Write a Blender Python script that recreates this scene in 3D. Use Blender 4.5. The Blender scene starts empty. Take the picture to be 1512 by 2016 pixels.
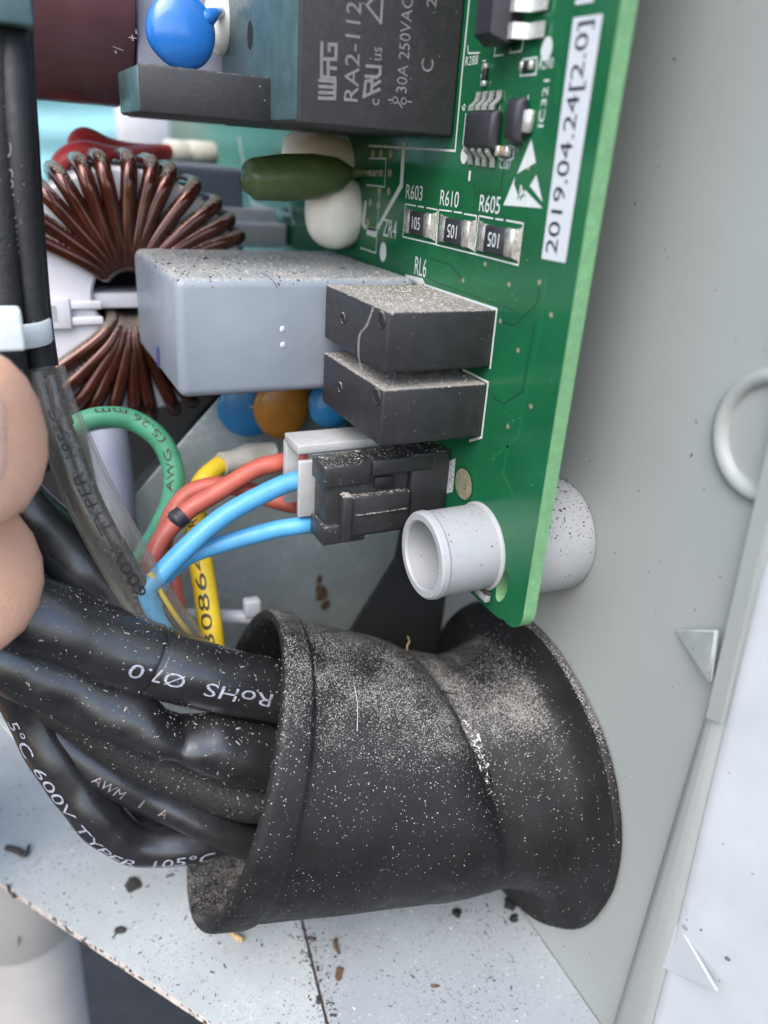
import bpy, bmesh, math, random
from mathutils import Vector, Matrix, noise
from mathutils.geometry import tessellate_polygon

# ------------------------------------------------------------------ camera, light (1 unit = 1 cm)
sc = bpy.context.scene
sc.unit_settings.system = 'METRIC'; sc.unit_settings.scale_length = 0.01
RX = Vector((0.90223016, -0.42655751, 0.06347779))      # camera right
RD = Vector((-0.12515180, -0.39983745, -0.90800168))    # camera down
RF = Vector((0.41269573, 0.81128214, -0.41412984))      # camera forward
FP, W0, H0 = 1515.0, 1512.0, 2016.0
def ray(x, y): return RX*((x-756)/FP) + RD*((y-1008)/FP) + RF
CAM = ray(964.3, 722.9) * -10.0
cd = bpy.data.cameras.new('camera'); cam = bpy.data.objects.new('camera', cd); sc.collection.objects.link(cam)
m = Matrix((RX, -RD, -RF)).transposed().to_4x4(); m.translation = CAM; cam.matrix_world = m
cd.sensor_fit = 'VERTICAL'; cd.sensor_height = 36; cd.lens = FP/H0*36
cd.clip_start = 0.05; cd.clip_end = 2000
cd.dof.use_dof = True; cd.dof.focus_distance = 10.6; cd.dof.aperture_fstop = 0.14
sc.camera = cam

w = bpy.data.worlds.new('World'); sc.world = w; w.use_nodes = True
wn = w.node_tree; bg = wn.nodes['Background']
sky = wn.nodes.new('ShaderNodeTexSky'); sky.sky_type = 'NISHITA'; sky.sun_disc = False
SUN_DIR = Vector((-0.46, -0.46, 0.80)).normalized()
sky.sun_elevation = math.asin(SUN_DIR.z); sky.sun_rotation = math.atan2(SUN_DIR.x, SUN_DIR.y)
sky.air_density = 1.0; sky.dust_density = 2.5; sky.ozone_density = 1.0
wn.links.new(sky.outputs[0], bg.inputs[0]); bg.inputs[1].default_value = 0.15
sd = bpy.data.lights.new('sun', 'SUN'); sun = bpy.data.objects.new('sun', sd); sc.collection.objects.link(sun)
sd.energy = 0.9; sd.angle = math.radians(48); sd.color = (1, .985, .96)
sun.rotation_euler = SUN_DIR.to_track_quat('Z', 'Y').to_euler()
sc.view_settings.view_transform = 'Standard'; sc.view_settings.look = 'None'
sc.view_settings.exposure = 1.5; sc.view_settings.gamma = 1
sc.cycles.use_denoising = True
sc.cycles.max_bounces = 8; sc.cycles.transparent_max_bounces = 16

# ------------------------------------------------------------------ helpers
rnd = random.Random(7)
def at(x, y, X=None, Y=None, Z=None, d=None):
    r = ray(x, y)
    if X is not None: t = (X-CAM.x)/r.x
    elif Y is not None: t = (Y-CAM.y)/r.y
    elif Z is not None: t = (Z-CAM.z)/r.z
    else: t = d
    return CAM + r*t
col = sc.collection.objects
def tag(o, label=None, cat=None, group=None, kind=None):
    if label: o['label'] = label
    if cat: o['category'] = cat
    if group: o['group'] = group
    if kind: o['kind'] = kind
    return o
def empty(name, loc, label=None, cat=None, group=None):
    o = bpy.data.objects.new(name, None); col.link(o); o.location = loc; o.empty_display_size = .2
    return tag(o, label, cat, group)
def wloc(o):
    v = Vector(o.location)
    while o.parent: 
        v = v + o.matrix_parent_inverse.translation + (o.parent.location - o.parent.location); o = o.parent
    return v
def put(name, me, mat, parent=None):
    o = bpy.data.objects.new(name, me); col.link(o)
    if mat is not None: me.materials.append(mat)
    if parent is not None:
        o.parent = parent
        # every empty sits at a pure translation, meshes at the origin
        off = Vector(parent.location) if parent.type == 'EMPTY' else Vector((0, 0, 0))
        o.matrix_parent_inverse = Matrix.Translation(-off)
    return o
def finish(bm, name, mat, parent=None, smooth=35):
    bmesh.ops.remove_doubles(bm, verts=bm.verts, dist=1e-5)
    if smooth:
        lim = math.radians(smooth)
        for f in bm.faces: f.smooth = True
        for e in bm.edges:
            if len(e.link_faces) == 2 and e.calc_face_angle(0) > lim: e.smooth = False
    me = bpy.data.meshes.new(name); bm.to_mesh(me); bm.free()
    return put(name, me, mat, parent)
def rbox(name, x0, x1, y0, y1, z0, z1, bev, mat, parent=None, seg=2, jit=0):
    bm = bmesh.new(); bmesh.ops.create_cube(bm, size=1)
    for v in bm.verts:
        v.co = Vector(((x0+x1)/2+v.co.x*(x1-x0), (y0+y1)/2+v.co.y*(y1-y0), (z0+z1)/2+v.co.z*(z1-z0)))
    if bev: bmesh.ops.bevel(bm, geom=bm.edges[:], offset=bev, segments=seg, profile=.5, affect='EDGES')
    return finish(bm, name, mat, parent, 50)
def catmull(P, n=8):
    P = [Vector(p) for p in P]; Q = [P[0]*2-P[1]] + P + [P[-1]*2-P[-2]]; o = []
    for i in range(1, len(Q)-2):
        for k in range(n):
            t = k/n; a, b, c, d = Q[i-1], Q[i], Q[i+1], Q[i+2]
            o.append(.5*((2*b)+(c-a)*t+(2*a-5*b+4*c-d)*t*t+(3*b-a-3*c+d)*t**3))
    o.append(P[-1]); return o
def lerp_list(L, t):
    x = t*(len(L)-1); i = min(int(x), len(L)-2); f = x-i; return L[i]*(1-f)+L[i+1]*f
def frames(path, up=None):
    T = [(path[min(i+1, len(path)-1)]-path[max(i-1, 0)]).normalized() for i in range(len(path))]
    N = []; n = (up or Vector((0, 0, 1))); n = (n - T[0]*n.dot(T[0])).normalized()
    for t in T:
        n = (n - t*n.dot(t)).normalized(); N.append(n)
    return T, N
def tube(name, P, r, mat, parent=None, n=14, sub=8, flat=1.0, cap=True, wob=0, up=None, closed=False, bm=None):
    """r: radius or list of radii along the path; flat: squash of the up axis"""
    path = catmull(P, sub) if sub else [Vector(p) for p in P]
    T, N = frames(path, up); own = bm is None; bm = bm or bmesh.new(); rings = []
    for i, p in enumerate(path):
        t = i/(len(path)-1); rr = lerp_list(r, t) if isinstance(r, (list, tuple)) else r
        fl = lerp_list(flat, t) if isinstance(flat, (list, tuple)) else flat
        B = T[i].cross(N[i]); ring = []
        for k in range(n):
            a = 2*math.pi*k/n
            q = N[i]*math.cos(a)*rr*fl + B*math.sin(a)*rr*(2-fl if fl < 1 else 1)
            if wob: q *= 1+wob*noise.noise((p+q)*2.2)
            ring.append(bm.verts.new(p+q))
        rings.append(ring)
    for a, b in zip(rings, rings[1:]):
        for k in range(n): bm.faces.new((a[k], a[(k+1) % n], b[(k+1) % n], b[k]))
    if cap:
        bm.faces.new(list(reversed(rings[0]))); bm.faces.new(rings[-1])
    if not own: return bm
    return finish(bm, name, mat, parent, 60)
def loft(name, rings, mat, parent=None, closed=False, cap=False, smooth=40, bm=None):
    own = bm is None; bm = bm or bmesh.new(); R = [[bm.verts.new(v) for v in r] for r in rings]
    n = len(R[0]); pairs = list(zip(R, R[1:])) + ([(R[-1], R[0])] if closed else [])
    for a, b in pairs:
        for k in range(n): bm.faces.new((a[k], a[(k+1) % n], b[(k+1) % n], b[k]))
    if cap: bm.faces.new(list(reversed(R[0]))); bm.faces.new(R[-1])
    if not own: return bm
    return finish(bm, name, mat, parent, smooth)
def ringX(x, cy, cz, r, n=48, rz=None): return [Vector((x, cy+r*math.cos(2*math.pi*k/n), cz+(rz or r)*math.sin(2*math.pi*k/n))) for k in range(n)]
def plate(name, outline, holes, t0, t1, mapf, mat, parent=None, bev=0, side_mat=None):
    """outline/holes: 2-D lists; mapf(u,v,t)->3-D; a slab between t0 and t1"""
    loops = [outline]+list(holes); flat = [p for l in loops for p in l]
    tris = tessellate_polygon([[Vector((p[0], p[1], 0)) for p in l] for l in loops])
    bm = bmesh.new(); A = [bm.verts.new(mapf(p[0], p[1], t0)) for p in flat]; B = [bm.verts.new(mapf(p[0], p[1], t1)) for p in flat]
    for t in tris:
        try: bm.faces.new([A[i] for i in t]); bm.faces.new([B[i] for i in reversed(t)])
        except ValueError: pass
    s = 0
    for l in loops:
        n = len(l)
        for k in range(n):
            f = bm.faces.new((A[s+k], A[s+(k+1) % n], B[s+(k+1) % n], B[s+k])); f.material_index = 1 if side_mat else 0
        s += n
    bmesh.ops.recalc_face_normals(bm, faces=bm.faces)
    o = finish(bm, name, mat, parent, 30)
    if side_mat: o.data.materials.append(side_mat)
    return o
def text_pts(txt, shear=0, extr=0):
    cu = bpy.data.curves.new('t', 'FONT'); cu.body = txt; cu.shear = shear; cu.resolution_u = 3
    o = bpy.data.objects.new('t', cu); col.link(o)
    dg = bpy.context.evaluated_depsgraph_get(); me = bpy.data.meshes.new_from_object(o.evaluated_get(dg))
    vs = [Vector(v.co) for v in me.vertices]; fs = [list(p.vertices) for p in me.polygons]
    bpy.data.objects.remove(o); bpy.data.curves.remove(cu); bpy.data.meshes.remove(me)
    return vs, fs
def text_map(name, txt, f, mat, parent, h=None, wid=None, shear=0):
    """glyphs scaled so the cap box is wid x h, each vertex put in place by f(u, v)"""
    vs, fs = text_pts(txt, shear)
    x0 = min(v.x for v in vs); x1 = max(v.x for v in vs); y0 = min(v.y for v in vs); y1 = max(v.y for v in vs)
    ky = h/(y1-y0); kx = wid/(x1-x0) if wid else ky
    me = bpy.data.meshes.new(name); me.from_pydata([f((v.x-x0)*kx, (v.y-y0)*ky) for v in vs], [], fs)
    return put(name, me, mat, parent)
def text_flat(txt, org, u, v, h, wid, mat, parent, name='marking', shear=0):
    org = Vector(org); u = Vector(u); v = Vector(v); nn = u.cross(v)*.004
    return text_map(name, txt, lambda a, b: org+u*a+v*b+nn, mat, parent, h, wid, shear)
def text_tube(txt, P, r, s0, s1, h, mat, parent, face, flip=False, up=None, sub=8, flat=1.0, name='marking', lift=.008, ang=0.0, wob=0):
    """print along a tube between path fractions s0 and s1, on the side turned to `face`"""
    path = catmull(P, sub); L = [0.0]
    for a, b in zip(path, path[1:]): L.append(L[-1]+(b-a).length)
    T, N = frames(path, up)
    def samp(s):
        s = max(0, min(L[-1]-1e-6, s)); i = 0
        while L[i+1] < s: i += 1
        f = (s-L[i])/(L[i+1]-L[i]); 
        t = i/(len(path)-1)
        return path[i].lerp(path[i+1], f), T[i].lerp(T[i+1], f).normalized(), N[i].lerp(N[i+1], f).normalized(), (i+f)/(len(path)-1)
    tot = L[-1]*(s1-s0)
    def f(a, b):
        s = L[-1]*s0 + (tot-a if flip else a)
        p, t, n, q = samp(s); rr = lerp_list(r, q) if isinstance(r, (list, tuple)) else r
        fl = lerp_list(flat, q) if isinstance(flat, (list, tuple)) else flat
        B = t.cross(n); fc = Vector(face); a0 = math.atan2(fc.dot(B), fc.dot(n))
        side = -1 if not flip else 1
        al = a0 + ang + side*(b-h/2)/rr
        e = n*math.cos(al)*rr*fl + B*math.sin(al)*rr*(2-fl if fl < 1 else 1)
        if wob: e *= 1+wob*noise.noise((p+e)*2.2)
        return p + e + e.normalized()*lift
    return text_map(name, txt, f, mat, parent, h, tot)
def proj(p):
    q = Vector(p)-CAM; z = q.dot(RF); return 756+FP*q.dot(RX)/z, 1008+FP*q.dot(RD)/z
def pf(P, val, ax=0, sub=8):
    """arc-length fraction at which a path crosses an image coordinate"""
    path = catmull(P, sub); L = [0.0]
    for a, b in zip(path, path[1:]): L.append(L[-1]+(b-a).length)
    for i in range(len(path)-1):
        u, v = proj(path[i])[ax], proj(path[i+1])[ax]
        if (u-val)*(v-val) <= 0: return (L[i]+(L[i+1]-L[i])*((val-u)/(v-u) if v != u else 0))/L[-1]
    return .5
def line_strip(bm, pts, wdt, nrm):
    """flat painted line on a plane with the given normal"""
    pts = [Vector(p) for p in pts]
    for a, b in zip(pts, pts[1:]):
        t = (b-a).normalized(); s = t.cross(nrm).normalized()*wdt/2; e = t*wdt*.4
        bm.faces.new([bm.verts.new(q) for q in (a-e-s, b+e-s, b+e+s, a-e+s)])

# ------------------------------------------------------------------ materials
def sock(n, *names):
    for k in names:
        if k in n.inputs: return n.inputs[k]
def M(name, c, rough=.5, metal=0, var=.12, vs=1.2, fine=0, fs=40, bump=0, bs=30, dust=None, specks=(), spec=.5, sss=0, sssc=None, coat=0, rvar=.1):
    """dust=(colour, amount on level faces, amount everywhere, grain scale); specks=[(colour, voronoi scale, radius, share of cells, upness)]"""
    m = bpy.data.materials.new(name); m.use_nodes = True; nt = m.node_tree; N = nt.nodes; Lk = nt.links.new
    b = N['Principled BSDF']; geo = N.new('ShaderNodeNewGeometry'); pos = geo.outputs['Position']
    def nz(scale, det=4, rough_=.6):
        t = N.new('ShaderNodeTexNoise'); t.inputs['Scale'].default_value = scale; t.inputs['Detail'].default_value = det
        t.inputs['Roughness'].default_value = rough_; Lk(pos, t.inputs['Vector']); return t.outputs['Fac']
    def mr(v, a, b_, c0=0, c1=1, smooth=False):
        t = N.new('ShaderNodeMapRange'); t.interpolation_type = 'SMOOTHSTEP' if smooth else 'LINEAR'
        Lk(v, t.inputs[0]); 
        for i, x in ((1, a), (2, b_), (3, c0), (4, c1)):
            if isinstance(x, (int, float)): t.inputs[i].default_value = x
            else: Lk(x, t.inputs[i])
        return t.outputs[0]
    def ma(op, a, b_=0):
        t = N.new('ShaderNodeMath'); t.operation = op
        for i, x in ((0, a), (1, b_)):
            if isinstance(x, (int, float)): t.inputs[i].default_value = x
            else: Lk(x, t.inputs[i])
        return t.outputs[0]
    def mix(f, a, b_):
        t = N.new('ShaderNodeMix'); t.data_type = 'RGBA'
        for i, x in ((0, f), (6, a), (7, b_)):
            if isinstance(x, (int, float)): t.inputs[i].default_value = x
            elif isinstance(x, (tuple, list)): t.inputs[i].default_value = (*x[:3], 1)
            else: Lk(x, t.inputs[i])
        return t.outputs[2]
    lo = tuple(x*(1-var) for x in c); hi = tuple(min(1, x*(1+var)) for x in c)
    cur = mix(mr(nz(vs), .3, .7), lo, hi)
    if fine: cur = mix(mr(nz(fs, 2), .35, .65), tuple(x*(1-fine) for x in c), cur)
    r = mr(nz(vs*2.3), .3, .7, max(.02, rough-rvar), min(1, rough+rvar))
    sp = N.new('ShaderNodeSeparateXYZ'); Lk(geo.outputs['Normal'], sp.inputs[0]); upn = mr(sp.outputs[2], .15, .85, 0, 1, True)
    for (scol, ss, rad, share, upw) in specks:
        v = N.new('ShaderNodeTexVoronoi'); v.inputs['Scale'].default_value = ss; Lk(pos, v.inputs['Vector'])
        s3 = N.new('ShaderNodeSeparateColor'); Lk(v.outputs['Color'], s3.inputs[0])
        keep = ma('LESS_THAN', s3.outputs[0], ma('MULTIPLY', share, ma('ADD', 1-upw, ma('MULTIPLY', upn, upw))))
        rr = ma('MULTIPLY', ma('ADD', .35, s3.outputs[1]), rad)
        f = ma('MULTIPLY', keep, ma('LESS_THAN', v.outputs['Distance'], rr))
        cur = mix(ma('MULTIPLY', f, ma('ADD', .45, ma('MULTIPLY', s3.outputs[2], .55))), cur, scol)
        r = ma('MAXIMUM', r, ma('MULTIPLY', f, .9))
    if dust:
        dc, up_, allo, ds = dust
        wgt = ma('ADD', ma('MULTIPLY', upn, up_), allo)
        n1 = ma('ADD', ma('MULTIPLY', nz(ds, 3, .7), .75), ma('MULTIPLY', nz(1.7, 3), .25))
        thr = ma('SUBTRACT', .78, ma('MULTIPLY', wgt, .5))
        f = mr(n1, thr, ma('ADD', thr, .13), 0, 1, True)
        cur = mix(ma('MULTIPLY', f, .9), cur, mix(mr(nz(ds*.6, 2), .35, .65), tuple(x*.7 for x in dc), dc))
        r = ma('MAXIMUM', r, ma('MULTIPLY', f, .95))
    Lk(cur, b.inputs['Base Color']); Lk(r, b.inputs['Roughness']); b.inputs['Metallic'].default_value = metal
    b.inputs['Specular IOR Level'].default_value = spec
    if coat: b.inputs['Coat Weight'].default_value = coat; b.inputs['Coat Roughness'].default_value = .08
    if sss:
        b.inputs['Subsurface Weight'].default_value = sss; b.inputs['Subsurface Radius'].default_value = (.25, .09, .05); b.inputs['Subsurface Scale'].default_value = 1
    if bump:
        bn = N.new('ShaderNodeBump'); bn.inputs['Strength'].default_value = bump; bn.inputs['Distance'].default_value = .02
        Lk(nz(bs, 5, .65), bn.inputs['Height']); Lk(bn.outputs[0], b.inputs['Normal'])
    return m
def clear_mat(name, tint, keep, rough=.12, scol=(.75, .75, .7), edge=1.4):
    """milky see-through plastic: see-through faced square on, cloudier and glossier at grazing angles"""
    m = bpy.data.materials.new(name); m.use_nodes = True; nt = m.node_tree; N = nt.nodes; Lk = nt.links.new
    b = N['Principled BSDF']; out = N['Material Output']; t = N.new('ShaderNodeBsdfTransparent'); t.inputs[0].default_value = (*tint, 1)
    b.inputs['Base Color'].default_value = (*scol, 1); b.inputs['Roughness'].default_value = rough
    lw = N.new('ShaderNodeLayerWeight'); lw.inputs[0].default_value = .35
    geo = N.new('ShaderNodeNewGeometry'); nz = N.new('ShaderNodeTexNoise'); nz.inputs['Scale'].default_value = 22; nz.inputs['Detail'].default_value = 5; Lk(geo.outputs['Position'], nz.inputs['Vector'])
    mr = N.new('ShaderNodeMapRange'); Lk(nz.outputs[0], mr.inputs[0]); mr.inputs[1].default_value = .55; mr.inputs[2].default_value = .75; mr.inputs[3].default_value = 0; mr.inputs[4].default_value = .18
    p = N.new('ShaderNodeMath'); p.operation = 'POWER'; Lk(lw.outputs['Facing'], p.inputs[0]); p.inputs[1].default_value = edge
    ad = N.new('ShaderNodeMath'); ad.operation = 'MULTIPLY_ADD'; Lk(p.outputs[0], ad.inputs[0]); ad.inputs[1].default_value = .8; ad.inputs[2].default_value = keep
    ad2 = N.new('ShaderNodeMath'); ad2.use_clamp = True; Lk(ad.outputs[0], ad2.inputs[0]); Lk(mr.outputs[0], ad2.inputs[1])
    mx = N.new('ShaderNodeMixShader'); Lk(ad2.outputs[0], mx.inputs[0]); Lk(t.outputs[0], mx.inputs[1]); Lk(b.outputs[0], mx.inputs[2]); Lk(mx.outputs[0], out.inputs[0])
    return m
GD = (.42, .40, .36)      # house dust
m_pcb = M('solder_mask', (.008, .098, .039), .16, var=.18, vs=.9, bump=.05, bs=60, rvar=.08, specks=[((.5, .6, .5), 14, .06, .05, 0)])
m_pcbedge = M('glass_fibre_edge', (.15, .33, .16), .6, var=.25, vs=6, bump=.3, bs=40, fine=.15, fs=30)
m_silk = M('silkscreen', (.52, .56, .56), .55, var=.06, vs=9)
m_label = M('paper_label', (.50, .53, .56), .5, var=.03, vs=4)
m_ink = M('black_ink', (.015, .015, .02), .5)
m_inkgrey = M('grey_print', (.17, .16, .17), .6, var=.2, vs=8)
m_inkwhite = M('white_print', (.36, .38, .45), .5, var=.45, vs=16, fine=.4, fs=30)
m_inkyel = M('dark_print', (.05, .035, .02), .5)
m_trace = M('trace_relief', (.006, .07, .026), .3)
m_trace2 = M('trace_sheen', (.009, .118, .045), .18)
m_via = M('dull_tin', (.33, .31, .2), .45, metal=.4, var=.3, vs=15)
m_solder = M('solder', (.52, .51, .47), .3, metal=.7, var=.3, vs=9, bump=.3, bs=14)
m_pin = M('tinned_pin', (.60, .60, .57), .3, metal=.6, var=.12, vs=9)
m_chip = M('chip_plastic', (.022, .022, .028), .45, var=.2, vs=10, bump=.15, bs=90, dust=(GD, .1, .06, 60))
m_chipband = M('chip_side', (.03, .03, .05), .35)
m_ceramic = M('ceramic_cap', (.33, .22, .12), .4)
m_relay = M('relay_plastic', (.020, .020, .022), .45, var=.2, vs=3, bump=.25, bs=70, dust=((.30, .285, .26), .78, .03, 50), specks=[((.5, .5, .48), 40, .14, .10, .3)])
m_relaybig = M('relay_plastic_worn', (.030, .030, .033), .5, var=.25, vs=3, bump=.25, bs=60, fine=.25, fs=24, dust=(GD, .5, .03, 30), specks=[((.6, .6, .6), 16, .10, .06, 0)])
m_relaysky = M('relay_sky_tint', (.065, .125, .138), .36, var=.2, vs=4, bump=.2, bs=50)  # teal is the sky's reflection put into the colour of black plastic
m_greybox = M('capacitor_case', (.210, .240, .280), .42, var=.10, vs=.9, bump=.1, bs=50, dust=((.40, .39, .35), .70, .0, 34), specks=[((.2, .19, .17), 30, .2, .5, 1), ((.62, .61, .58), 24, .18, .4, 1), ((.1, .1, .1), 9, .05, .05, 0)])
m_greybox2 = M('capacitor_case_far', (.24, .26, .33), .45, var=.1, dust=(GD, .7, .02, 18))
m_white = M('white_plastic', (.305, .318, .33), .42, var=.05, vs=2, bump=.08, bs=50, dust=((.3, .28, .25), .12, 0, 24), specks=[((.07, .06, .05), 17, .2, .30, .85), ((.1, .09, .08), 30, .18, .2, .9)])
m_whiteclean = M('white_nylon', (.50, .52, .54), .4, var=.05, vs=3, dust=((.4, .38, .34), .25, 0, 20))
m_rubber = M('black_rubber', (.012, .012, .013), .55, spec=.28, var=.4, vs=1.1, bump=.45, bs=40, rvar=.1, dust=((.30, .29, .27), .52, .08, 44), specks=[((.50, .48, .45), 38, .26, .50, .88), ((.55, .53, .50), 26, .15, .26, .82)])
m_sleeve = M('heat_shrink', (.018, .018, .020), .33, spec=1.0, coat=.25, var=.2, vs=2, bump=.22, bs=5, rvar=.08, dust=((.30, .28, .26), .08, -.02, 46), specks=[((.62, .60, .56), 24, .10, .13, .5)])
m_cable = M('dull_black_cable', (.016, .016, .018), .5, spec=.3, var=.3, vs=3, bump=.3, bs=12, dust=((.3, .29, .27), .1, .02, 40), specks=[((.5, .49, .46), 24, .1, .1, .2)])
m_braid = M('braided_black', (.016, .016, .017), .6, var=.3, vs=6, bump=.9, bs=26, dust=((.38, .36, .32), .3, .03, 30), specks=[((.6, .58, .54), 20, .15, .2, .5)])
m_redfar = M('red_lead', (.62, .06, .06), .4, var=.2, vs=2)
m_red = M('red_wire', (.42, .095, .065), .48, var=.15, vs=3, dust=((.55, .28, .22), .22, 0, 40), specks=[((.12, .05, .04), 22, .10, .1, .3)])
m_blue = M('blue_wire', (.075, .31, .56), .42, var=.1, vs=3, specks=[((.04, .08, .14), 20, .12, .16, .4)])
m_green = M('green_wire', (.07, .30, .165), .5, var=.15, vs=2.5, dust=((.35, .4, .33), .25, 0, 30))
m_yellow = M('yellow_wire', (.76, .53, .03), .4, var=.08, vs=3)
m_yellowdirty = M('yellow_wire_dirty', (.30, .24, .10), .5, var=.35, vs=6)
m_copper = M('enamelled_copper', (.062, .015, .009), .2, metal=.5, var=.4, vs=2.0, rvar=.08, coat=.4, dust=((.27, .24, .21), .85, .0, 26))
m_core = M('core_casing', (.62, .62, .66), .5, var=.06, vs=2, dust=((.45, .43, .38), .4, 0, 16))
m_maroon = M('capacitor_sleeve', (.15, .065, .072), .34, var=.15, vs=1, dust=(GD, .1, 0, 20))
m_bluedisc = M('blue_coating', (.016, .15, .50), .25, var=.12, vs=2, coat=.4)
m_bluedim = M('blue_coating_far', (.02, .16, .36), .4)
m_orange = M('orange_coating', (.40, .17, .025), .35, var=.2, vs=3)
m_greendisc = M('green_coating', (.075, .115, .042), .38, var=.2, vs=3, dust=((.25, .25, .2), .15, .02, 40))
m_silicone = M('white_silicone', (.82, .80, .73), .4, var=.06, vs=2, sss=.15)
m_greyplug = M('grey_nylon', (.36, .37, .37), .5, var=.1, vs=4, dust=((.5, .49, .46), .3, 0, 30))
m_blackplug = M('black_nylon', (.026, .026, .028), .42, var=.2, vs=5, bump=.15, bs=60, dust=((.34, .33, .31), .42, .02, 44), specks=[((.6, .6, .58), 22, .12, .10, .3)])
m_wall = M('grey_paint', (.280, .302, .293), .46, var=.06, vs=.45, bump=.06, bs=60, fine=.04, fs=30, specks=[((.05, .05, .05), 5, .06, .09, 0), ((.08, .07, .06), 11, .06, .05, 0)])
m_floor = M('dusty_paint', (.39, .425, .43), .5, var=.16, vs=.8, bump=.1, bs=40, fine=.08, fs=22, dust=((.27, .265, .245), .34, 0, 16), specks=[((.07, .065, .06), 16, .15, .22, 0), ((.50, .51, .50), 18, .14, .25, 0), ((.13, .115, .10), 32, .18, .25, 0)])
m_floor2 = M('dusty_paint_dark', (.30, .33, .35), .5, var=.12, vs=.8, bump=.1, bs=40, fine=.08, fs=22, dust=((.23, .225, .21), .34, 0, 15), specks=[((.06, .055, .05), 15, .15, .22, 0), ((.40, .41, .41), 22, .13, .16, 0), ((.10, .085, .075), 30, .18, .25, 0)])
m_tab = M('tab_paint', (.29, .315, .31), .6, var=.12, vs=3, dust=((.36, .35, .33), .3, .1, 20), specks=[((.08, .075, .07), 24, .2, .3, 0)])
m_edge = M('plate_cut_edge', (.50, .46, .43), .6, var=.2, vs=4, specks=[((.04, .04, .04), 7, .22, .35, 0)])
m_whitepanel = M('white_paint', (.37, .40, .42), .45, var=.08, vs=.9, specks=[((.08, .08, .09), 4.5, .16, .16, 0), ((.1, .1, .1), 7, .12, .12, 0)])
m_sheet = M('galvanised_sheet', (.40, .46, .46), .45, metal=.25, var=.32, vs=.8, bump=.15, bs=12, fine=.1, fs=9, dust=((.4, .41, .4), .2, .03, 9))
m_rust = M('rust', (.10, .055, .03), .8, var=.5, vs=14, bump=.6, bs=30)
m_dark = M('void_shade', (.012, .013, .014), .8, var=.3)  # near-black colour holding the shade of open voids
m_cyan = M('cyan_sheet', (.24, .50, .54), .6, var=.08, vs=.4)
m_pale = M('pale_lilac_plastic', (.42, .43, .46), .6)
m_cream = M('cream_resin', (.55, .53, .46), .5, var=.1, vs=4, dust=(GD, .4, 0, 16))
m_pipe = M('beige_pvc', (.44, .42, .405), .5, var=.06, vs=.6)
m_tie = clear_mat('translucent_nylon', (.9, .94, .95), .62, .3, (.78, .84, .84), 1.0)
m_tube = clear_mat('clear_pvc', (.95, .945, .92), .035, .05, (.50, .49, .45), 2.0)
m_straw = M('straw', (.42, .30, .15), .8, var=.3, vs=15)
m_flake = M('dark_flake', (.035, .03, .028), .8, var=.4, vs=12)
m_beige = M('beige_dust', (.36, .335, .29), .9, var=.25, vs=14)
m_lint = M('pale_lint', (.62, .60, .56), .9, var=.2, vs=14)
m_skin = M('skin', (.95, .52, .35), .40, var=.14, vs=1.3, fine=.10, fs=22, bump=.3, bs=24, sss=.08)
m_nail = M('finger_nail', (.93, .55, .44), .3, var=.08, vs=2)
m_hole = M('recess', (.006, .006, .007), .8)
m_purple = M('purple_ink', (.07, .06, .20), .5)

# ------------------------------------------------------------------ setting
wall = plate('wall', [(-3.5, -9.75), (14, -9.75), (14, 9), (-3.5, 9)], [], 1.4, 1.5, lambda u, v, t: Vector((t, u, v)), m_wall); tag(wall, kind='structure')
under = rbox('ground', -40, 40, -20, 40, -30, -29.8, 0, m_dark); tag(under, kind='structure')  # darkness of the void under the plates is put into its colour

XY = lambda u, v, t: Vector((u, v, t))
seam_l = lambda y: -2.345+(y)*0.133
pl = plate('floor_plate', [(-2.37-.33, -2.75), (-2.345+.01, 0), (-2.345+1.06, 8), (-11, 8.6), (-6.94, 3.09), (-4.09, -.81)], [], -9.7, -9.86, XY, m_floor, None, side_mat=m_edge)
tag(pl, 'pale dusty floor plate with slanted cut edge under the cable bundle', 'plate')
cs = []
for k in range(7):
    a = math.pi/2*k/6; cs.append((-2.20+.16-.16*math.sin(a)+0.0, .56-.16+.16*math.cos(a)))
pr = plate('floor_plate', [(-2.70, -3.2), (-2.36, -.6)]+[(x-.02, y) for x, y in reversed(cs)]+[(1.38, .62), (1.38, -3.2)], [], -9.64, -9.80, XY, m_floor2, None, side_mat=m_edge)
tag(pr, 'grey speckled floor plate with rounded corner under the rubber sleeve', 'plate')
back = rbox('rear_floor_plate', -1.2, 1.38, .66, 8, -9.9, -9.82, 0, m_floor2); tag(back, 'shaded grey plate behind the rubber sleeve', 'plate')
rp = rbox('back_wall', -14, 1.38, 13, 13.2, -9.6, -1.0, 0, m_dark); tag(rp, kind='structure')  # shade of the interior put into the wall's near-black colour
cy = plate('cyan_sheet', [(-16, -3), (3, -3), (3, 14), (-16, 14)], [], 26, 26.1, lambda u, v, t: Vector((u, t+.12*math.sin(v*5)*0, v)), m_cyan)
# rippled sheet
bm = bmesh.new(); rows = []
for j in range(60):
    z = -3+17*j/59; rows.append([Vector((-16+19*i/24, 26+.12*math.sin(z*4.2+.6*math.sin(i*.5))+.1*noise.noise(Vector((i*.3, z*.9, 0))), z)) for i in range(25)])
bpy.data.objects.remove(cy)
R_ = [[bm.verts.new(v) for v in r] for r in rows]
for a, b in zip(R_, R_[1:]):
    for i in range(24): bm.faces.new((a[i], a[i+1], b[i+1], b[i]))
bmesh.ops.solidify(bm, geom=bm.faces[:], thickness=.1)
cy = finish(bm, 'cyan_sheet', m_cyan, None, 60); tag(cy, 'bright rippled cyan sheet far behind the copper coil', 'sheet')

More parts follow.
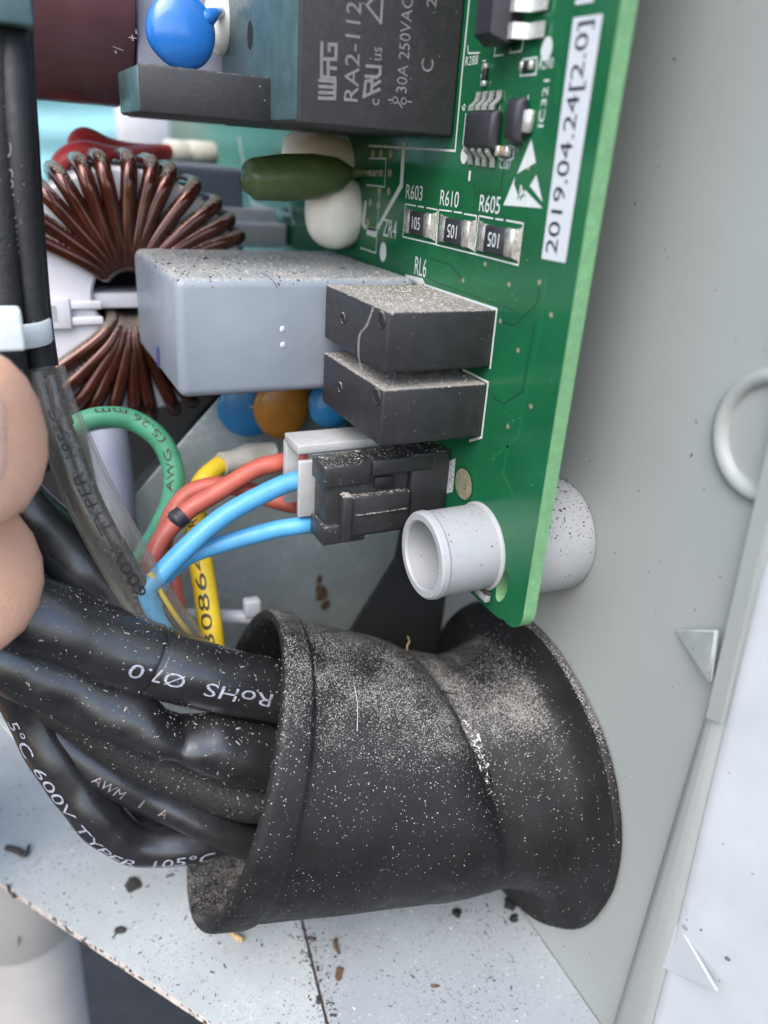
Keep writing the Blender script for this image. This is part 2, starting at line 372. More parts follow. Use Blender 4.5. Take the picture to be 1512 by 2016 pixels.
# edge of the cabinet at the right
YZ = lambda u, v, t: Vector((t, u, v))
def section(name, prof, mat, label, cat):
    # prof: (Y, X) section points, swept up the wall while the cabinet edge leans outwards downwards
    bm = bmesh.new(); A_ = []
    for z, k in ((-16, .62), (-9.7, .46), (-7.4, .36), (-1.6, 0), (9, -.2)):
        A_.append([bm.verts.new(Vector((x, y-k*min(1, max(0, (-3.45-y)/.15)), z))) for y, x in prof])
    for a, b in zip(A_, A_[1:]):
        for i in range(len(prof)-1): bm.faces.new((a[i], a[i+1], b[i+1], b[i]))
    bmesh.ops.recalc_face_normals(bm, faces=bm.faces)
    if sum(f.normal.x for f in bm.faces) > 0: bmesh.ops.reverse_faces(bm, faces=bm.faces)
    bmesh.ops.solidify(bm, geom=bm.faces[:], thickness=.06)
    return tag(finish(bm, name, mat, None, 60), label, cat)
rail = section('edge_rail', [(-3.36, 1.41), (-3.40, 1.395), (-3.43, 1.36), (-3.45, 1.325), (-3.48, 1.30), (-3.52, 1.29), (-3.56, 1.295), (-3.59, 1.32), (-3.605, 1.36), (-3.61, 1.42)], m_wall, 'blurred grey vertical rail at the right edge of the wall', 'rail')
wp = section('white_panel', [(-3.600, 1.40), (-3.605, 1.345), (-3.64, 1.335), (-3.72, 1.36), (-3.9, 1.44), (-4.6, 1.77), (-9, 3.9)], m_whitepanel, 'bright white outer panel with dark specks at lower right', 'panel')
def e2(x, y): p = at(x, y, X=1.26); return (p.y, p.z)
strip = plate('cover_strip', [e2(1392, 1412), e2(1421, 1424), e2(1500, 1080), e2(1640, 500), e2(1600, 500), e2(1470, 1070)], [], 1.24, 1.30, YZ, m_wall); tag(strip, 'grey strip ending partway down the vertical rail', 'strip')
def wedge(name, tri, thick, mat, label):
    a, b, c = [Vector(t) for t in tri]; n = (b-a).cross(c-a).normalized()*thick
    bm = bmesh.new(); A = [bm.verts.new(p) for p in (a, b, c)]; B = [bm.verts.new(p+n) for p in (a, b, c)]
    bm.faces.new(A); bm.faces.new(B[::-1])
    for k in range(3): bm.faces.new((A[k], A[(k+1) % 3], B[(k+1) % 3], B[k]))
    bmesh.ops.recalc_face_normals(bm, faces=bm.faces)
    bmesh.ops.bevel(bm, geom=bm.edges[:], offset=.024, segments=3, affect='EDGES')
    return tag(finish(bm, name, mat, None, 60), label, 'tab')
tb_ = wedge('metal_tab', (at(1324, 1238, X=1.385), at(1410, 1240, X=1.20), at(1394, 1346, X=1.16)), .06, m_tab, 'small dusty triangular tab bent out beside the vertical rail')
wedge('metal_tab', (at(1312, 1778, X=1.33), at(1416, 1958, X=1.40), at(1298, 1905, X=1.31)), .05, m_whitepanel, 'blurred white triangular tab low on the outer panel')
rr = []
for k in range(40):
    a = 2*math.pi*k/40
    rr.append([Vector((1.4-.0+dx, -3.2+(.62+dr)*math.cos(a), .0+(.64+dr)*math.sin(a))) for dx, dr in ((.01, -.11), (-.08, -.08), (-.10, 0), (-.08, .06), (.01, .08))])
bm = bmesh.new(); Q = [[bm.verts.new(v) for v in r] for r in rr]
for i in range(40):
    for k in range(4): bm.faces.new((Q[i][k], Q[i][k+1], Q[(i+1) % 40][k+1], Q[(i+1) % 40][k]))
    bm.faces.new((Q[i][4], Q[i][0], Q[(i+1) % 40][0], Q[(i+1) % 40][4]))
bmesh.ops.recalc_face_normals(bm, faces=bm.faces)
tag(finish(bm, 'wall_ring', m_wall, None, 70), 'pale raised ring on the wall cut by the right edge', 'ring')

# sheet metal behind the wires
Ys = 4.6
def sp_(x, y, Y=Ys): p = at(x, y, Y=Y); return (p.x, p.z)
sh = plate('metal_sheet', [sp_(*p) for p in [(448, 770), (330, 905), (262, 985), (225, 1060), (180, 1400), (600, 1420), (690, 1240), (770, 1130), (786, 1085), (786, 760)]], [], Ys, Ys+.1, lambda u, v, t: Vector((u, t, v)), m_sheet)
tag(sh, 'grey green sheet metal behind the red and blue wires', 'sheet')
dp = plate('shade_stand_in', [(.35, -3.4), (1.38, -3.4), (1.38, -9.8), (-1.6, -9.8), (-1.2, -6.6), (-.5, -5.45), (.25, -4.2)], [], 2.6, 2.7, lambda u, v, t: Vector((u, t, v)), m_dark); tag(dp, 'black stand-in for the shade beside the grey green sheet metal', 'plate')  # added black sheet in place of the shade between sheet metal and wall
bm = bmesh.new()
for k in range(3):
    c = at(*[(632, 1165), (640, 1190), (628, 1140)][k], Y=Ys-.012); s = [.22, .13, .10][k]
    vs = [bm.verts.new(c+Vector((math.cos(a)*s*rnd.uniform(.6, 1.1)*.8, rnd.uniform(-.015, .005)-.01, math.sin(a)*s*rnd.uniform(.7, 1.2)))) for a in [2*math.pi*i/14 for i in range(14)]]
    cv = bm.verts.new(c+Vector((0, -.05, 0)))
    for i in range(14): bm.faces.new((cv, vs[i], vs[(i+1) % 14]))
finish(bm, 'rust_spot', m_rust, sh, 60)
# pale moulded tie lying along the foot of the sheet
t = empty('nylon_strip', at(450, 1215, d=13.2), 'pale nylon strip with a small tab lying behind the yellow wire', 'strip')
P0, P1 = at(352, 1212, d=13.3), at(560, 1216, d=13.3)
tube('strap', [P0, (P0+P1)/2, P1], .13, m_whiteclean, t, n=8)
a0 = at(498, 1206, d=13.2)
rbox('tab', a0.x-.16, a0.x+.12, a0.y-.1, a0.y+.1, a0.z-.05, a0.z+.28, .04, m_whiteclean, t)

# pipe below the floor plate
pc = at(45, 1800, d=16.6)
t = empty('pipe', (pc.x, pc.y, -22), 'beige round plastic pipe below the slanted floor edge', 'pipe')
def ringZ(z, r, n=40): return [Vector((pc.x+r*math.cos(2*math.pi*k/n), pc.y+r*math.sin(2*math.pi*k/n), z)) for k in range(n)]
zc = at(60, 1925, d=15.4).z
loft('coupling', [ringZ(-10.4, 1.2), ringZ(-10.3, 1.28), ringZ(zc+.06, 1.20), ringZ(zc, 1.15), ringZ(zc, .95)], m_pipe, t)
loft('pipe_body', [ringZ(zc+.3, 1.02), ringZ(-22, .9)], m_pipe, t)
bx = at(30, 1860, d=15.4)
tube('mould_line', [at(42, 1762, d=15.33), at(37, 1862, d=15.24)], .012, m_hole, t, n=5, sub=0)

# ------------------------------------------------------------------ circuit board
def BP(px, py): p = at(px, py, X=0); return (p.y, p.z)
board = empty('circuit_board', (0, -1.4, -3.2), 'green circuit board standing on edge with relays and printed date label', 'circuit board')
out = [(20, 9), (-1.42, 9), (-1.46, -2.85)]
for k in range(9):
    a = math.pi/2*k/8*1.2; out.append((-1.16-.30*math.cos(a), -2.93-.30*math.sin(a)))
out += [(-.95, -3.265), (-.4, -3.27), (20, -3.27)]
def circle2(cy_, cz_, ry, rz, n=20, rot=0):
    return [(cy_+ry*math.cos(a)*math.cos(rot)-rz*math.sin(a)*math.sin(rot), cz_+ry*math.cos(a)*math.sin(rot)+rz*math.sin(a)*math.cos(rot)) for a in [2*math.pi*k/n for k in range(n)]]
hc = BP(991, 1158)
plate('substrate', out, [circle2(hc[0]+.03, hc[1], .11, .26, 20, .25)], 0, .2, lambda u, v, t: Vector((t, u, v)), m_pcb, board, side_mat=m_pcbedge)
EPS = -.005
def S3(px, py, e=EPS): return at(px, py, X=e)
NX = Vector((-1, 0, 0)); UB = Vector((0, -1, 0)); VB = Vector((0, 0, 1))
def silk(lines, wd=.028, mat=m_silk, name='silkscreen_line', e=EPS):
    for l in lines:
        P_ = [S3(*p, e) for p in l]; n = len(P_); V = []
        for i, p in enumerate(P_):
            t0 = (P_[i]-P_[i-1]).normalized() if i else None; t1 = (P_[i+1]-P_[i]).normalized() if i < n-1 else None
            t0 = t0 or t1; t1 = t1 or t0; sd_ = (t0.cross(NX)+t1.cross(NX)).normalized(); k = wd/2/max(.4, sd_.dot(t0.cross(NX)))
            if i == 0: p = p-t1*wd*.4
            if i == n-1: p = p+t0*wd*.4
            V += [p-sd_*k, p+sd_*k]
        me = bpy.data.meshes.new(name); me.from_pydata(V, [], [(2*i, 2*i+2, 2*i+3, 2*i+1) for i in range(n-1)]); put(name, me, mat, board)
def poly(pts, mat, name='silkscreen_mark', e=EPS):
    me = bpy.data.meshes.new(name); vs = [S3(*p, e) for p in pts]
    tr = tessellate_polygon([vs]); me.from_pydata(vs, [], [list(t) for t in tr]); return put(name, me, mat, board)
def dot(px, py, ry, rz, mat, name='silkscreen_dot', e=EPS, x=0):
    c = S3(px, py, e); me = bpy.data.meshes.new(name); me.from_pydata([c+Vector((0, a, b)) for a, b in circle2(0, 0, ry, rz, 24)], [], [list(range(24))]); return put(name, me, mat, board)
def btext(s, p0, h, wd, mat=m_silk, u=UB, v=VB, name='marking', shear=0):
    return text_flat(s, S3(*p0, 0), u, v, h, wd, mat, board, name, shear)
# traces (relief under the mask)
silk([[(1062, 556), (1058, 596), (1012, 640), (985, 632)], [(1052, 640), (1028, 770), (990, 795), (972, 783)], [(845, 508), (885, 520), (912, 552)], [(930, 358), (935, 380), (985, 378), (990, 340)]], .03, m_trace, 'board_trace', -.003)
silk([[(800, 520), (860, 556), (1010, 610)], [(905, 500), (925, 520)]], .012, m_trace, 'board_trace', -.003)
silk([[(1075, 548), (1066, 640), (1040, 760), (1020, 860), (965, 905)], [(990, 540), (975, 560), (930, 548)], [(1100, 300), (1085, 400)], [(1000, 880), (990, 930), (1010, 975)], [(1090, 120), (1100, 140), (1095, 200)]], .05, m_trace2, 'board_trace', -.002)
for p in [(1020, 690), (1045, 800), (1002, 560), (1085, 620), (1000, 840), (912, 552), (1062, 556), (985, 632), (955, 520), (1040, 330)]: dot(*p, .035, .03, m_via, 'via', -.004)
# silk: relay outline, varistor field
silk([[(924, 0), (909, 150), (896, 297), (727, 287)]], .03)
silk([[(835, 561), (978, 609), (965, 724)], [(912, 728), (961, 753), (948, 861), (925, 868)], [(830, 560), (800, 548)]], .035)
poly([(792, 280), (799, 280), (793, 368), (745, 452), (738, 455), (716, 450), (712, 440), (718, 395), (722, 395), (718, 440), (722, 446), (740, 450), (787, 362)], m_silk)
poly([(722, 447), (745, 452), (740, 468), (722, 462)], m_silk)
poly([(798, 540), (832, 548), (838, 560), (800, 556)], m_silk)
silk([[(727, 312), (760, 312), (757, 368), (722, 364)], [(742, 462), (740, 498), (710, 488)], [(747, 385), (743, 440)]], .02)
dot(754, 496, .12, .15, m_silk); dot(1076, 96, .10, .115, m_silk); dot(914, 306, .09, .10, m_silk)
for p in [(734, 303), (750, 303), (769, 303), (767, 341), (765, 377), (747, 377), (745, 404), (729, 399), (724, 438), (744, 447)]:
    dot(*p, .07, .06, m_via, 'via', -.004)
bm = bmesh.new(); line_strip(bm, [S3(722, 341, -.03), S3(752, 341, -.03)], .09, NX); finish(bm, 'solder_pad', m_solder, board, 0)
# far part of the board: a few guide lines
silk([[(470, 270), (495, 400), (575, 425)], [(560, 275), (560, 300)], [(567, 400), (578, 440)]], .07)
btext('2', (566, 296), .45, .4)
# date label
lb = poly([(1129, 35), (1187, 27), (1113, 518), (1066, 509)], m_label, 'date_label', -.009); lb['label'] = 'white date label reading 2019.04.24[2.0]'
b0 = BP(1066, 509); b1 = BP(1113, 518); b2 = BP(1129, 35)
Lh = b2[1]-b0[1]; Lw = abs(b0[0]-b1[0])
text_flat('2019.04.24[2.0]', (-.009, b1[0]+.10, b1[1]+.07), (0, 0, 1), (0, 1, 0), Lw*.62, Lh*.945, m_ink, board)
poly([(1133, 0), (1170, -5), (1168, 4), (1132, 10)], m_label, 'date_label_end', -.009)
# ESD sign
poly([(1046, 274), (1055, 320), (1018, 342)], m_silk)
poly([(1056, 344), (1068, 398), (1043, 366)], m_silk)
poly([(1014, 348), (1012, 362), (1020, 385), (1023, 372), (1026, 362), (1029, 375), (1034, 374), (1068, 410), (991, 404)], m_silk)
silk([[(1018, 392), (1026, 372)], [(1024, 394), (1032, 376)], [(1022, 388), (1034, 384)]], .014, m_pcb, 'sign_cut', -.008)
# lettering
btext('R603', (799, 391), .20, .52); btext('R610', (866, 404), .20, .50); btext('R605', (943, 416), .20, .47)
btext('ZR4', (754, 464), .26, .48); btext('RL6', (816, 540), .26, .36)
btext('R288', (916, 130), .10, .30); btext('R290', (1061, 137), .10, .25); btext('C187', (983, 332), .11, .24)
btext('1', (922, 356), .12, .05); btext('IC321', (1070, 250), .10, .46, u=(0, 0, 1), v=(0, 1, 0)); btext('R281', (952, 170), .08, .28, u=(0, 0, 1), v=(0, 1, 0)); btext('6', (916, 218), .09, .08, u=(0, 0, 1), v=(0, 1, 0))
poly([(885, 908), (897, 902), (891, 968), (879, 972)], m_silk, 'connector_label', -.004)
btext('CN17', (889, 967), .105, .44, m_ink, u=(0, 0, 1), v=(0, 1, 0), shear=.15)
dot(912, 953, .27, .27, m_trace, 'pad_ring', -.003); dot(912, 953, .225, .225, m_via, 'test_pad', -.006); dot(912, 955, .05, .05, m_solder, 'pad_solder', -.03)
silk([[(868, 890), (878, 925), (872, 1002)]], .05)
def chip_box(name, p_far, p_near, zt, zb, h, mat, parent, taper=.05):
    """low moulded package: sides lean inwards"""
    y0, y1 = p_near, p_far; bm = bmesh.new()
    def rect(x, e): return [bm.verts.new(Vector((x, a, b))) for a, b in ((y0+e, zb+e), (y1-e, zb+e), (y1-e, zt-e), (y0+e, zt-e))]
    A, B, Cc = rect(-.02, taper*.6), rect(-h*.5, 0), rect(-h, taper)
    for P_, Q_ in ((A, B), (B, Cc)):
        for k in range(4): bm.faces.new((P_[k], P_[(k+1) % 4], Q_[(k+1) % 4], Q_[k]))
    bm.faces.new(Cc); bm.faces.new(A[::-1]); bmesh.ops.recalc_face_normals(bm, faces=bm.faces)
    bmesh.ops.bevel(bm, geom=bm.edges[:], offset=.012, segments=1, affect='EDGES')
    return finish(bm, name, mat, parent, 30)
# three chip resistors
for (cx, cyy, flipd, lbl) in [((828, 440), 0, False, 'first'), ((900, 456), 0, True, 'second'), ((982, 473), 0, True, 'third')]:
    y, z = BP(*cx); hw, hh = .40, .21
    r = rbox('chip_resistor', -.07, -.004, y-.21, y+.24, z-.155, z+.155, .012, m_chip, board, 1)
    for s in (-1, 1):
        ye = y+.0+s*.30
        rbox('end_terminal', -.075, -.003, ye-.085, ye+.085, z-.165, z+.165, .02, m_solder, r, 1)
        bm = bmesh.new(); q = [Vector((-.06, ye+s*.07, z-.15)), Vector((-.06, ye+s*.07, z+.15)), Vector((-.006, ye+s*.18, z+.19)), Vector((-.006, ye+s*.18, z-.19))]
        bm.faces.new([bm.verts.new(v) for v in (q if s < 0 else q[::-1])]); bm.faces.new([bm.verts.new(v) for v in (q[0], q[3], Vector((-.006, ye, z-.15)))]); bm.faces.new([bm.verts.new(v) for v in (q[1], Vector((-.006, ye, z+.15)), q[2])])
        finish(bm, 'solder_fillet', m_solder, r, 0)
    if flipd: text_flat('105', (-.071, y-.115, z+.085), (0, 1, 0), (0, 0, -1), .17, .25, m_silk, r)
    else: text_flat('105', (-.071, y+.13, z-.085), (0, -1, 0), (0, 0, 1), .17, .25, m_silk, r)
    r['label'] = {'first': 'chip resistor nearest the green disc', 'second': 'middle chip resistor of three', 'third': 'chip resistor nearest the date label'}[lbl]
silk([[(798, 402), (818, 405)], [(823, 406), (834, 408)], [(840, 409), (861, 413), (858, 481), (793, 466), (798, 402)], [(864, 413), (889, 416)], [(894, 417), (909, 419)], [(914, 421), (938, 425), (934, 500), (859, 482), (864, 413)], [(943, 425), (970, 430)], [(976, 431), (990, 433)], [(997, 434), (1030, 440), (1020, 522), (934, 500), (943, 425)]], .02)
# eight-leg chip
ic = chip_box('eight_pin_chip', at(911, 250, X=-.17).y, at(981, 255, X=-.08).y, at(950, 216, X=-.15).z, at(945, 296, X=-.12).z, .17, m_chip, board); ic['label'] = 'eight pin black chip beside the large relay'
def pin(y, z, s, parent, wd=.055, ln=.22, h=.10):
    P_ = [(-h, z), (-h, z+s*.05), (-.02, z+s*.12), (-.008, z+s*ln)]
    bm = bmesh.new(); prev = None
    for x, zz in P_:
        cur = [bm.verts.new((x, y-wd, zz)), bm.verts.new((x, y+wd, zz)), bm.verts.new((x-.025, y+wd, zz)), bm.verts.new((x-.025, y-wd, zz))]
        if prev:
            for k in range(4): bm.faces.new((prev[k], prev[(k+1) % 4], cur[(k+1) % 4], cur[k]))
        prev = cur
    bm.faces.new(prev); bmesh.ops.recalc_face_normals(bm, faces=bm.faces)
    return finish(bm, 'pin', m_pin, parent, 30)
for k in range(4):
    pu = at((943, 956, 969, 984)[k], (183, 182, 181, 180)[k], X=-.02); pd = at((926, 941, 954, 969)[k], (322, 324, 326, 328)[k], X=-.02)
    pin(pu.y, pu.z-.20, 1, ic, .04, .21); pin(pd.y, pd.z+.20, -1, ic, .04, .21)
# regulator with tab
sot = chip_box('regulator_chip', at(989, 240, X=-.17).y, at(1034, 240, X=-.06).y, at(1005, 191, X=-.15).z, at(1005, 282, X=-.12).z, .17, m_chip, board); sot['label'] = 'small black chip with a silver tab'
tb0 = at(1040, 238, X=-.05); rbox('tab', -.09, -.006, tb0.y-.06, tb0.y+.22, tb0.z-.12, tb0.z+.11, .015, m_pin, sot, 1)
# small chips
c1 = BP(997, 298); cc = rbox('chip_capacitor', -.08, -.004, c1[0]-.05, c1[0]+.05, c1[1]-.05, c1[1]+.05, .01, m_ceramic, board, 1)
for s in (-1, 1): rbox('end_terminal', -.085, -.004, c1[0]+s*.09-.04, c1[0]+s*.09+.04, c1[1]-.055, c1[1]+.055, .01, m_pin, cc, 1)
for p, L_ in ((BP(1041, 130), 1), (BP(958, 148), 0)):
    c = rbox('chip_resistor', -.05, -.004, p[0]-(.06 if L_ else .04), p[0]+(.06 if L_ else .04), p[1]-(.04 if L_ else .07), p[1]+(.04 if L_ else .07), .008, m_chip, board, 1)
    for s in (-1, 1):
        if L_: rbox('end_terminal', -.055, -.004, p[0]+s*.085-.03, p[0]+s*.085+.03, p[1]-.045, p[1]+.045, .008, m_pin, c, 1)
        else: rbox('end_terminal', -.055, -.004, p[0]-.045, p[0]+.045, p[1]+s*.09-.03, p[1]+s*.09+.03, .008, m_pin, c, 1)
silk([[(1029, 117), (1057, 113), (1055, 146), (1024, 149), (1029, 117)], [(921, 90), (922, 105), (944, 104)], [(975, 95), (973, 110), (990, 108)], [(1005, 96), (1004, 104), (1027, 100), (1031, 75)]], .018)
silk([[(911, 285), (917, 224)], [(980, 290), (984, 208)], [(1040, 188), (1038, 222)], [(1030, 283), (1034, 262)], [(984, 292), (982, 312), (988, 314)], [(1003, 287), (1012, 290), (1010, 312), (998, 316)]], .016)
# opto coupler at the top
oc = chip_box('optocoupler', at(925, 60, X=-.42).y, at(1004, 60, X=-.21).y, 5.0, at(950, 86, X=-.40).z, .42, m_chip, board, .09)
OY = at(1004, 60, X=-.21).y; oc['label'] = 'black chip with wide silver legs at the top edge'
for z in (at(1030, 62, X=-.1).z, at(1030, 10, X=-.1).z, at(1030, 10, X=-.1).z+.3):
    bm = bmesh.new(); prev = None
    for x, yy in [(-.2, OY+.1), (-.2, OY-.08), (-.1, OY-.14), (-.05, OY-.16), (-.03, OY-.40)]:
        cur = [bm.verts.new((x, yy, z-.075)), bm.verts.new((x, yy, z+.075)), bm.verts.new((x-.03, yy, z+.075)), bm.verts.new((x-.03, yy, z-.075))]
        if prev:
            for k in range(4): bm.faces.new((prev[k], prev[(k+1) % 4], cur[(k+1) % 4], cur[k]))
        prev = cur
    bm.faces.new(prev); bmesh.ops.recalc_face_normals(bm, faces=bm.faces); finish(bm, 'pin', m_pin, oc, 40)

# two small relays
for i, (zt, zb, lbl) in enumerate([(.735, -.005, 'upper of the two small black relays, dust on top'), (-.215, -.955, 'lower of the two small black relays')]):
    r = rbox('small_relay', -1.52, -.01, .0, 2.02, zb, zt, .035, m_relay, board, 3); r['label'] = lbl
    for (yy, zz, rd) in ((1.35, zb+.40, .062), (.17, zt-.13, .085)):
        rg = [ringX(-1.5205, yy, zz, rd*1.35, 20), ringX(-1.535, yy, zz, rd*1.2, 20), ringX(-1.532, yy, zz, rd, 20), ringX(-1.515, yy, zz, rd*.8, 20)]
        loft('dimple_rim', rg, m_relay, r)
        me = bpy.data.meshes.new('dimple'); me.from_pydata(ringX(-1.524, yy, zz, rd*.92, 20), [], [list(range(20))]); put('dimple', me, m_hole, r)
# grey film capacitor
cap = rbox('film_capacitor', -3.57, -.03, 2.15, 5.45, -.82, .80, .13, m_greybox, board, 4); cap['label'] = 'large light grey box capacitor with dusty top'
for p in ((556, 648), (557, 679)):
    c = at(*p, Y=2.15); bm = bmesh.new(); bmesh.ops.create_icosphere(bm, subdivisions=2, radius=.042)
    for v in bm.verts: v.co = c+Vector((v.co.x, v.co.y*.25, v.co.z*1.1))
    finish(bm, 'moulding_nib', m_whiteclean, cap, 60)
c = at(311, 702, X=-3.575); me = bpy.data.meshes.new('ink_mark'); me.from_pydata([c+Vector((0, math.cos(a)*.16, math.sin(a)*.17-.05*math.cos(a))) for a in [2*math.pi*k/14 for k in range(14)]], [], [list(range(14))]); put('ink_mark', me, m_purple, cap)
# large relay: body, stepped block, lettering
br = empty('x', (0, 0, 0)); bpy.data.objects.remove(br)
big = rbox('power_relay', -2.15, -.02, 1.48, 4.92, 2.69, 6.6, .03, m_relaybig, board, 3); big['label'] = 'large black power relay with grey lettering'
rbox('relay_top', -2.165, -2.12, 1.53, 4.90, 2.73, 6.55, .012, m_relaysky, big, 1)  # thin skin carrying the painted sky reflection
slab = rbox('relay_step', -3.80, -2.14, 2.50, 4.10, 2.69, 3.22, .03, m_relaybig, big, 2)
rbox('step_end', -3.815, -3.78, 2.54, 4.06, 2.71, 3.20, .01, m_relaysky, slab, 1)
hc2 = at(492, 70, X=-2.168)
me = bpy.data.meshes.new('vent_hole'); me.from_pydata([hc2+Vector((0, a, b)) for a, b in circle2(0, 0, .13, .17, 20)], [], [list(range(20))]); put('vent_hole', me, m_hole, big)
# lettering on its front
FY = 1.48
def ft(s, px, py, py1, h):
    p = at(px, py, Y=FY); return text_flat(s, p, (0, 0, 1), (-1, 0, 0), h, at(px, py1, Y=FY).z-p.z, m_inkgrey, big, 'marking')
ft('RA2-', 704, 201, 88, .185); ft('1121', 708, 76, -14, .185); ft('C', 852, 143, 118, .17); ft('2', 858, 16, -2, .13)
ft('30A', 800, 184, 128, .145); ft('250VAC', 805, 118, -6, .145); ft('c', 746, 208, 195, .09); ft('us', 751, 120, 94, .10)
NYm = Vector((0, -1, 0)); kst = [0]
def fl(lines, wd):
    bm = bmesh.new()
    for l in lines:
        kst[0] += 1; line_strip(bm, [at(px, py, Y=FY-.004-.0004*(kst[0] % 12)) for px, py in l], wd, NYm)
    finish(bm, 'marking', m_inkgrey, big, 0)
fl([[(628, 193), (659, 194)], [(629, 182), (659, 183)], [(629, 170), (659, 172)], [(629, 158), (660, 161)], [(659, 194), (660, 161)]], .036)
fl([[(660, 154), (633, 151)], [(633, 151), (633, 122)], [(646, 152), (646, 122)], [(646, 133), (661, 135)]], .036)
fl([[(633, 116), (634, 84)], [(633, 116), (661, 117)], [(661, 117), (662, 88)], [(662, 88), (648, 87)], [(648, 87), (648, 100)]], .036)
fl([[(716, 190), (747, 176)], [(717, 188), (720, 160)], [(720, 160), (733, 158)], [(733, 158), (731, 180)], [(733, 170), (748, 160)]], .036)
fl([[(720, 150), (742, 152)], [(742, 152), (748, 146)], [(748, 146), (749, 132)], [(722, 130), (749, 132)]], .036)
fl([[(722, 10), (750, 45)], [(750, 45), (753, -10)], [(722, 10), (745, -14)]], .03)
fl([[(765, 197), (772, 197)]], .016); fl([[(803, 200), (810, 201)]], .016); fl([[(783, 200), (792, 212)]], .016)
for p in ((778, 197), (795, 199)):
    c = at(*p, Y=FY-.005); V = []
    for k in range(16):
        a = 2*math.pi*k/16
        for r_ in (.028, .042): V.append(c+Vector((math.cos(a)*r_, 0, math.sin(a)*r_)))
    me = bpy.data.meshes.new('marking'); me.from_pydata(V, [], [(2*k, 2*k+1, (2*k+3) % 32, (2*k+2) % 32) for k in range(16)]); put('marking', me, m_inkgrey, big)

# varistors with silicone
def blob(name, c, r, mat, parent, nz=.1, f=1.5, sub=4, rot=None):
    bm = bmesh.new(); bmesh.ops.create_icosphere(bm, subdivisions=sub, radius=1); c = Vector(c)
    for v in bm.verts:
        k = 1+nz*noise.noise(v.co*f+c); q = Vector((v.co.x*r[0]*k, v.co.y*r[1]*k, v.co.z*r[2]*k))
        if rot: q = rot @ q
        v.co = c+q
    return finish(bm, name, mat, parent, 80)
gy = 4.25
gp = [at(478, 355, Y=gy), at(500, 353, Y=gy), at(560, 350, Y=gy), at(620, 348, Y=gy), at(665, 343, Y=gy), at(692, 340, Y=gy), at(721, 339, Y=gy)]
gd = tube('disc_varistor', [gp[0]+Vector((-.03, 0, 0)), gp[0], gp[0]+Vector((.05, 0, 0))]+gp[1:], [.02, .10, .19, .30, .345, .34, .25, .09, .06], m_greendisc, board, n=32, sub=8); gd['label'] = 'dark green disc varistor seen edge on'
tube('lead', [gp[-1]-Vector((.1, 0, 0)), gp[-1]+Vector((.25, 0, 0))], .035, m_pin, gd, n=8, sub=0)
s1 = blob('silicone_bead', at(661, 418, Y=4.75), (.56, .55, .62), m_silicone, board, .08); s1['label'] = 'white silicone bead below the green disc'
s2 = blob('silicone_bead', at(648, 322, Y=5.2), (.85, .5, .50), m_silicone, board, .12, rot=Matrix.Rotation(.2, 3, 'Y')); s2['label'] = 'white silicone bead under the large relay'
# blue disc capacitor by the relay
bd_c = at(357, 62, Y=4.0)
bdsk = blob('disc_capacitor', bd_c, (.47, .2, .47), m_bluedisc, board, .05, 1.4); bdsk['label'] = 'bright blue disc capacitor left of the large relay'
tube('coated_lead', [bd_c+Vector((.30, 0, .18)), at(408, 36, Y=4.0), at(425, 26, Y=4.2), at(452, 20, Y=5.1)], [.12, .12, .075, .06], m_bluedisc, bdsk, n=14)
s3 = blob('silicone_bead', at(432, 40, Y=4.7), (.22, .3, .45), m_silicone, board, .1); s3['label'] = 'cream silicone bead behind the blue disc'
ub = rbox('upper_film_capacitor', -3.34, -.05, 5.2, 6.7, 2.74, 7, .05, m_greybox2, board, 2); ub['label'] = 'grey box capacitor behind the blue disc'
# discs under the grey capacitor
d1 = blob('disc_capacitor', at(492, 800, Y=4.2), (.56, .2, .55), m_bluedim, board, .03); d1['label'] = 'blue disc capacitor under the grey box'
d2 = blob('disc_capacitor', at(555, 802, Y=3.9), (.50, .2, .56), m_orange, board, .03); d2['label'] = 'orange disc capacitor under the grey box'
d3 = blob('disc_capacitor', at(655, 795, Y=3.0), (.42, .25, .42), m_bluedim, board, .05); d3['label'] = 'blue coated part behind the lower small relay'
for d_, p in ((d1, (492, 800)), (d2, (555, 802))):
    c = at(*p, Y=4.0); tube('lead', [c, Vector((-.01, c.y, c.z+.1))], .04, m_pin, d_, n=6, sub=0)
# white connector and pins deep on the board
wc = rbox('white_header', -1.55, -.05, 8.0, 9.4, .55, 1.02, .05, m_core, board, 2); wc['label'] = 'white plastic header beyond the copper coil'
rbox('header_wall', -1.3, -.2, 8.3, 9.1, 1.0, 1.28, .04, m_core, wc, 2)
g2 = rbox('rear_film_capacitor', -2.75, -.85, 8.4, 10.6, -.6, 2.03, .12, m_greybox2, board, 3); g2['label'] = 'grey box capacitor behind the copper coil'
for p, r_ in (((352, 300), .26), ((395, 302), .26)):
    c = at(*p, Y=11); tb = loft('round_part', [[c+Vector((dx, r_*f*math.cos(a), r_*f*math.sin(a))) for a in [2*math.pi*k/20 for k in range(20)]] for dx, f in ((-.35, .01), (-.35, .8), (-.28, 1), (.28, 1), (.35, .8), (.35, .01))], m_cream, board); tb['label'] = 'small cream cylinder beyond the copper coil'
fb = rbox('far_block', -1.45, .25, 21, 22, 1.2, 3.6, .1, m_pale, None, 1); tag(fb, 'pale lilac block far behind the copper coil', 'block')

